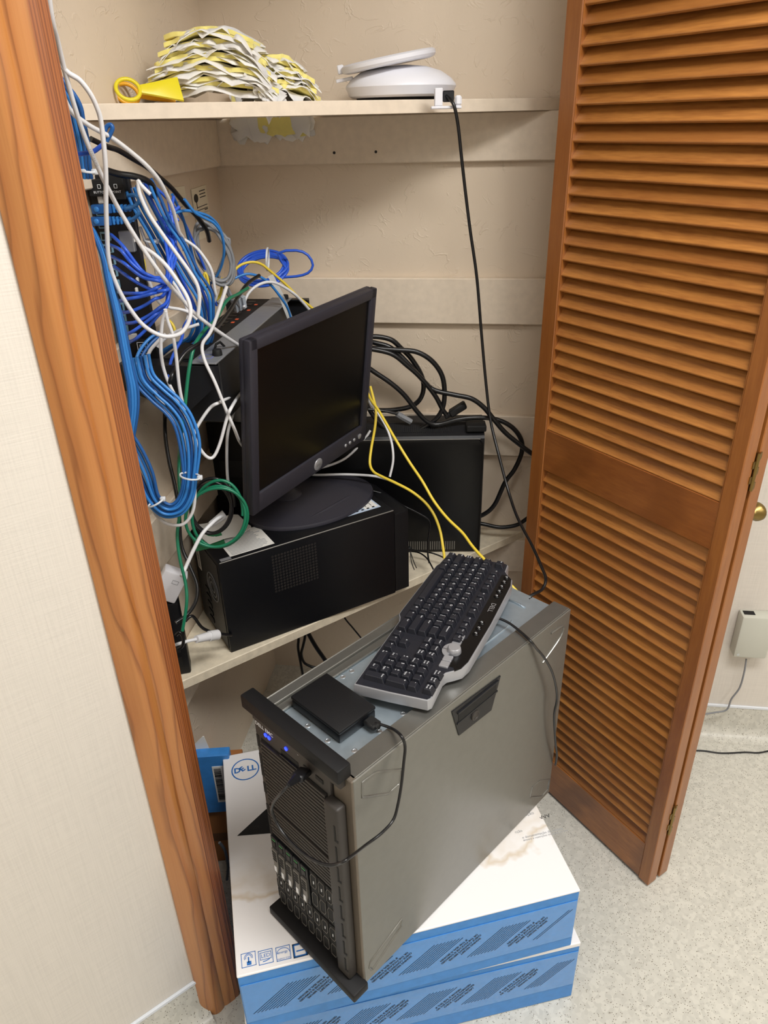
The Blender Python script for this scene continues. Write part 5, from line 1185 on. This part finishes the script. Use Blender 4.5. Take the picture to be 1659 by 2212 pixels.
mg = T(0.012, 0.085, 0.004) @ Matrix.Rotation(-0.12, 4, 'Z') @ Matrix.Rotation(0.25, 4, 'X')
MB().box(-0.03, 0.03, -0.02, 0.02, 0, 0.0008, mg).build('label_card', 'label_green', r); MB().text('FREE', 0.016, mg @ T(0, 0.004, 0.001), 'CENTER').build('lettering', 'print_white', r)
# black power cords on the rear tower
bc = [('785,730 812,727 845,734 866,752 888,774 910,810 915,839 906,864 884,879 845,886 808,886', (1.63, 1.66), 'black power cord making the tallest loop beside the monitor, ending behind the tower'),
      ('790,738 812,741 845,752 881,785 917,825 939,843 982,853 1018,861 1044,879 1062,900 1090,933 1120,958 1149,980 1190,1005', (1.64, 1.60), 'black power cord crossing the others and running off behind the louvred door'),
      ('790,750 808,752 859,756 899,760 931,778 953,807 960,839 958,875 946,900 924,918 895,933 866,938 837,929 808,900 790,870', (1.62, 1.635), 'black power cord bent in a wide ring over the rear tower'),
      ('790,790 808,803 845,828 874,854 902,890 924,911 946,917 989,906 1033,902 1072,906 1105,922 1125,948 1127,977 1112,1013 1091,1042 1069,1089 1047,1110 1020,1120', (1.61, 1.64), 'black power cord lying over the rear tower and hooking down at its right side')]
for s, Y, lab in bc: cable('power_cable', lab, 'cable_black', 0.0058, P(s, Y), group='black power cords on the rear tower')
w_ = cable('power_cable', 'black power cord with a loose socket end above the rear tower', 'cable_black', 0.0056, P('790,752 845,764 880,790 910,817 939,853 957,886 966,897', (1.615, 1.63)), group='black power cords on the rear tower')
o = MB(); a, b = at(964, 899, 1.63), at(1006, 873, 1.645); d = (b - a); Mx = basis(a, d.normalized(), d.normalized().cross(Vector((0, -1, 0))).normalized(), Vector((0, -1, 0))); Mx = basis(a, d.normalized(), Vector((0, 1, 0)).cross(d.normalized()).normalized(), Vector((0, 1, 0)))
o.box(-0.004, 0.012, -0.005, 0.005, -0.006, 0.006, Mx, 0.002); o.box(0.010, d.length, -0.0085, 0.0085, -0.010, 0.010, Mx, 0.003); o = o.build('socket_end', 'slot_black', None, 40); o.parent = w_
w_ = cable('video_cable', 'thin black video cable with a grey metal plug lying on the rear tower', 'cable_black', 0.0034, P('795,884 830,888 858,894', (1.62, 1.63)))
o = MB(); o.cyl(at(858, 894, 1.628), at(868, 900, 1.63), 0.0075, 8); o.cyl(at(866, 899, 1.628), at(888, 911, 1.632), 0.0072, 6); o = o.build('plug_shell', 'steel_grey', None, 40); o.parent = w_
cable('power_cable', 'black power cord lying on the shelf right of the rear tower', 'cable_black', 0.0054, P('1020,1128 1044,1132 1080,1139 1116,1134 1140,1119 1170,1100', (1.66, 1.62)))
cable('thin_cable', 'thin black cord over the desktop front dropping to the shelf behind the keyboard', 'cable_black', 0.0022, P('770,1056 807,1061 834,1070 867,1090 903,1108 925,1122 929,1137 925,1167 924,1194 927,1216', (1.53, 1.50)))
cable('thin_cable', 'thin black cord lying on the shelf left of the keyboard, upper one', 'cable_black', 0.0019, P('880,1186 910,1191 934,1195 957,1204 965,1212', (1.56, 1.51)))
cable('thin_cable', 'thin black cord lying on the shelf left of the keyboard, lower one', 'cable_black', 0.0019, P('880,1190 905,1194 922,1206 932,1222 940,1238', (1.55, 1.44)))
r = thing('usb_stick', 'small black memory stick with lanyard plugged into the desktop front', 'memory stick', DO + dx * (DW + 0.0015) + dy * 0.03 + Vector((0, 0, 0.085)), dang)
MB().box(0, 0.018, -0.005, 0.005, -0.006, 0.006, bev=0.0015).build('stick_body', 'slot_black', r)
o = MB(); o.tube(spline([(0.016, 0, -0.006), (0.012, -0.012, -0.03), (0.017, -0.016, -0.05)], 4), 0.0011, 6); o.tube(spline([(0.016, 0, -0.006), (0.018, -0.012, -0.03), (0.022, -0.018, -0.046)], 4), 0.0011, 6); o.build('lanyard', 'cable_black', r)
# cords hanging below the lower shelf
for s, rr, lab in (('645,1345 645,1379 644,1399 648,1424 653,1451 660,1490', 0.0036, 'black cord hanging below the lower shelf, leftmost of four'), ('660,1345 659,1374 655,1394 651,1413 657,1431 672,1440 700,1452', 0.0036, 'black cord curling below the lower shelf, second of four'),
                  ('655,1345 667,1370 683,1398 701,1424 720,1455', 0.0058, 'thick black cord slanting down below the lower shelf'), ('730,1310 746,1337 761,1355 779,1377 800,1405', 0.0022, 'thin black cord slanting down below the shelf beside the server')):
    q_ = P(s, 1.50); e = q_[-1]; q_ += [Vector((e.x + 0.01, e.y - 0.01, 0.12)), Vector((e.x + 0.03, e.y - 0.02, rr + 0.001)), Vector((e.x + 0.09, e.y + 0.01, rr + 0.001))]
    cable('hanging_cable', lab, 'cable_black', rr, q_, group='black cords below the lower shelf')
# black lead of the access point
cable('network_cable', 'long black network cable hanging from the access point down to the server', 'cable_black', 0.0030, P('958,203,1.50 972,214,1.482 982,232,1.475 990,275,1.48 997,340,1.485 1006,420,1.49 1016,500,1.49 1030,600,1.49 1040,720,1.49 1050,830,1.48 1060,910,1.46 1078,985,1.42 1098,1060,1.38 1118,1118,1.32 1150,1180,1.24 1170,1225,1.18 1179,1250,1.14 1172,1272,1.12 1152,1284,1.10 1130,1295,1.09', 1.4))
# portable drive lead: over the server edge, in a loop, into the front port
Q = [tw(-0.062, 0.094, 0.441), tw(-0.05, 0.094, 0.443)]
Q += [atz(819, 1564, SZ + 0.445), atz(847, 1574, SZ + 0.446), s_side(866, 1589, 0.004)]
Q += [s_side(a, b, 0.010 + c) for a, b, c in ((875, 1612, 0.0), (872, 1650, 0.004), (867, 1696, 0.008), (859, 1741, 0.012), (849, 1772, 0.014), (824, 1800, 0.016), (791, 1825, 0.016))]
Q += [s_front(a, b, -c) for a, b, c in ((749, 1857, 0.045), (730, 1866, 0.05), (711, 1869, 0.055), (688, 1863, 0.06), (658, 1846, 0.062), (625, 1816, 0.062), (601, 1784, 0.062), (588, 1755, 0.062), (588, 1742, 0.062), (594, 1729, 0.061), (609, 1711, 0.058), (622, 1697, 0.050))]
lead = cable('drive_lead', 'dark grey lead looping from the portable drive to the server front', 'cable_black', 0.0021, Q, n=10)
o = MB(); a, b = tw(-0.0655, 0.094, 0.4405), tw(-0.045, 0.094, 0.4415); o.cyl(b, atz(820, 1564, SZ + 0.445), 0.0052, 10, 0.003)
Mx = basis(tw(-0.0655, 0.094, 0.4405), tr, ta, (0, 0, 1)); o.box(0.001, 0.021, -0.0085, 0.0085, -0.0045, 0.0045, Mx, 0.002); o = o.build('drive_plug', 'slot_black', None, 40); o.parent = lead
o = MB(); a = tw(-0.085, -0.003, 0.4035); b = s_front(622, 1697, -0.050); m1 = a.lerp(b, 0.55); d = (m1 - a); X_ = d.normalized(); Y_ = Vector((0, 0, 1)).cross(X_).normalized()
o.box(0.0, d.length, -0.009, 0.009, -0.0048, 0.0048, basis(a, X_, Y_, X_.cross(Y_)), 0.002); o.cyl(m1 - d * 0.05, b, 0.0062, 12, 0.0028); o = o.build('usb_plug', 'black_plastic', None, 40); o.parent = lead
# keyboard lead hanging over the server side
Q = [kmx @ Vector((0.390 - 0.222, 0.1355, 0.012)), atz(1073, 1336, SZ + 0.447), atz(1098, 1345, SZ + 0.446), atz(1127, 1367, SZ + 0.445), atz(1148, 1387, SZ + 0.443)]
Q += [s_side(a, b, c) for a, b, c in ((1160, 1402, 0.006), (1175, 1420, 0.012), (1192, 1450, 0.016), (1201, 1483, 0.016), (1203, 1512, 0.014), (1197, 1548, 0.012), (1200, 1602, 0.012), (1203, 1631, 0.010), (1200, 1652, 0.004))]
cable('keyboard_lead', 'grey black keyboard lead hanging over the right side of the server', 'cable_black', 0.0021, Q)
# by the right wall
cable('box_wire', 'light grey wire falling from the grey wall box to the floor', 'cable_grey', 0.0022, [atp(1612, 1424, WR0 + wn * 0.02, wn), atp(1608, 1450, WR0 + wn * 0.022, wn), atp(1598, 1485, WR0 + wn * 0.022, wn), atp(1580, 1510, WR0 + wn * 0.024, wn), atp(1570, 1533, WR0 + wn * 0.028, wn), atp(1545, 1539, WR0 + wn * 0.03, wn), atp(1500, 1546, WR0 + wn * 0.03, wn)])
cable('floor_cable', 'thin black cord lying on the floor right of the louvred door', 'cable_black', 0.0022, [atz(a, b, 0.0024) for a, b in ((1490, 1621), (1520, 1622), (1560, 1627), (1610, 1625), (1640, 1626), (1675, 1619), (1720, 1612))])
cable('floor_cable', 'grey cable coil piece between the cartons and the casing', 'cable_grey', 0.003, P('474,1820 486,1838 492,1870 490,1900', 0.98))
# paper tag strip by the blue coil
o = MB(); pts = [at(584, 595, 1.55), at(598, 622, 1.555), at(612, 650, 1.56), at(625, 684, 1.565), at(632, 705, 1.57)]; w2 = Vector((0.0055, 0.0, 0.002))
v = [q_ + w2 * s_ + Vector((0, dd, 0)) for q_ in pts for s_ in (-1, 1) for dd in (0, 0.0008)]; f = []
for i in range(len(pts) - 1):
    b0, b1 = i * 4, (i + 1) * 4; f += [(b0, b0 + 2, b1 + 2, b1), (b0 + 1, b1 + 1, b1 + 3, b0 + 3), (b0, b1, b1 + 1, b0 + 1), (b0 + 2, b0 + 3, b1 + 3, b1 + 2)]
o._add(v, f); tag(o.build('paper_tag', 'paper', None, 60), 'long white paper tag hanging over the switch end', 'tag')
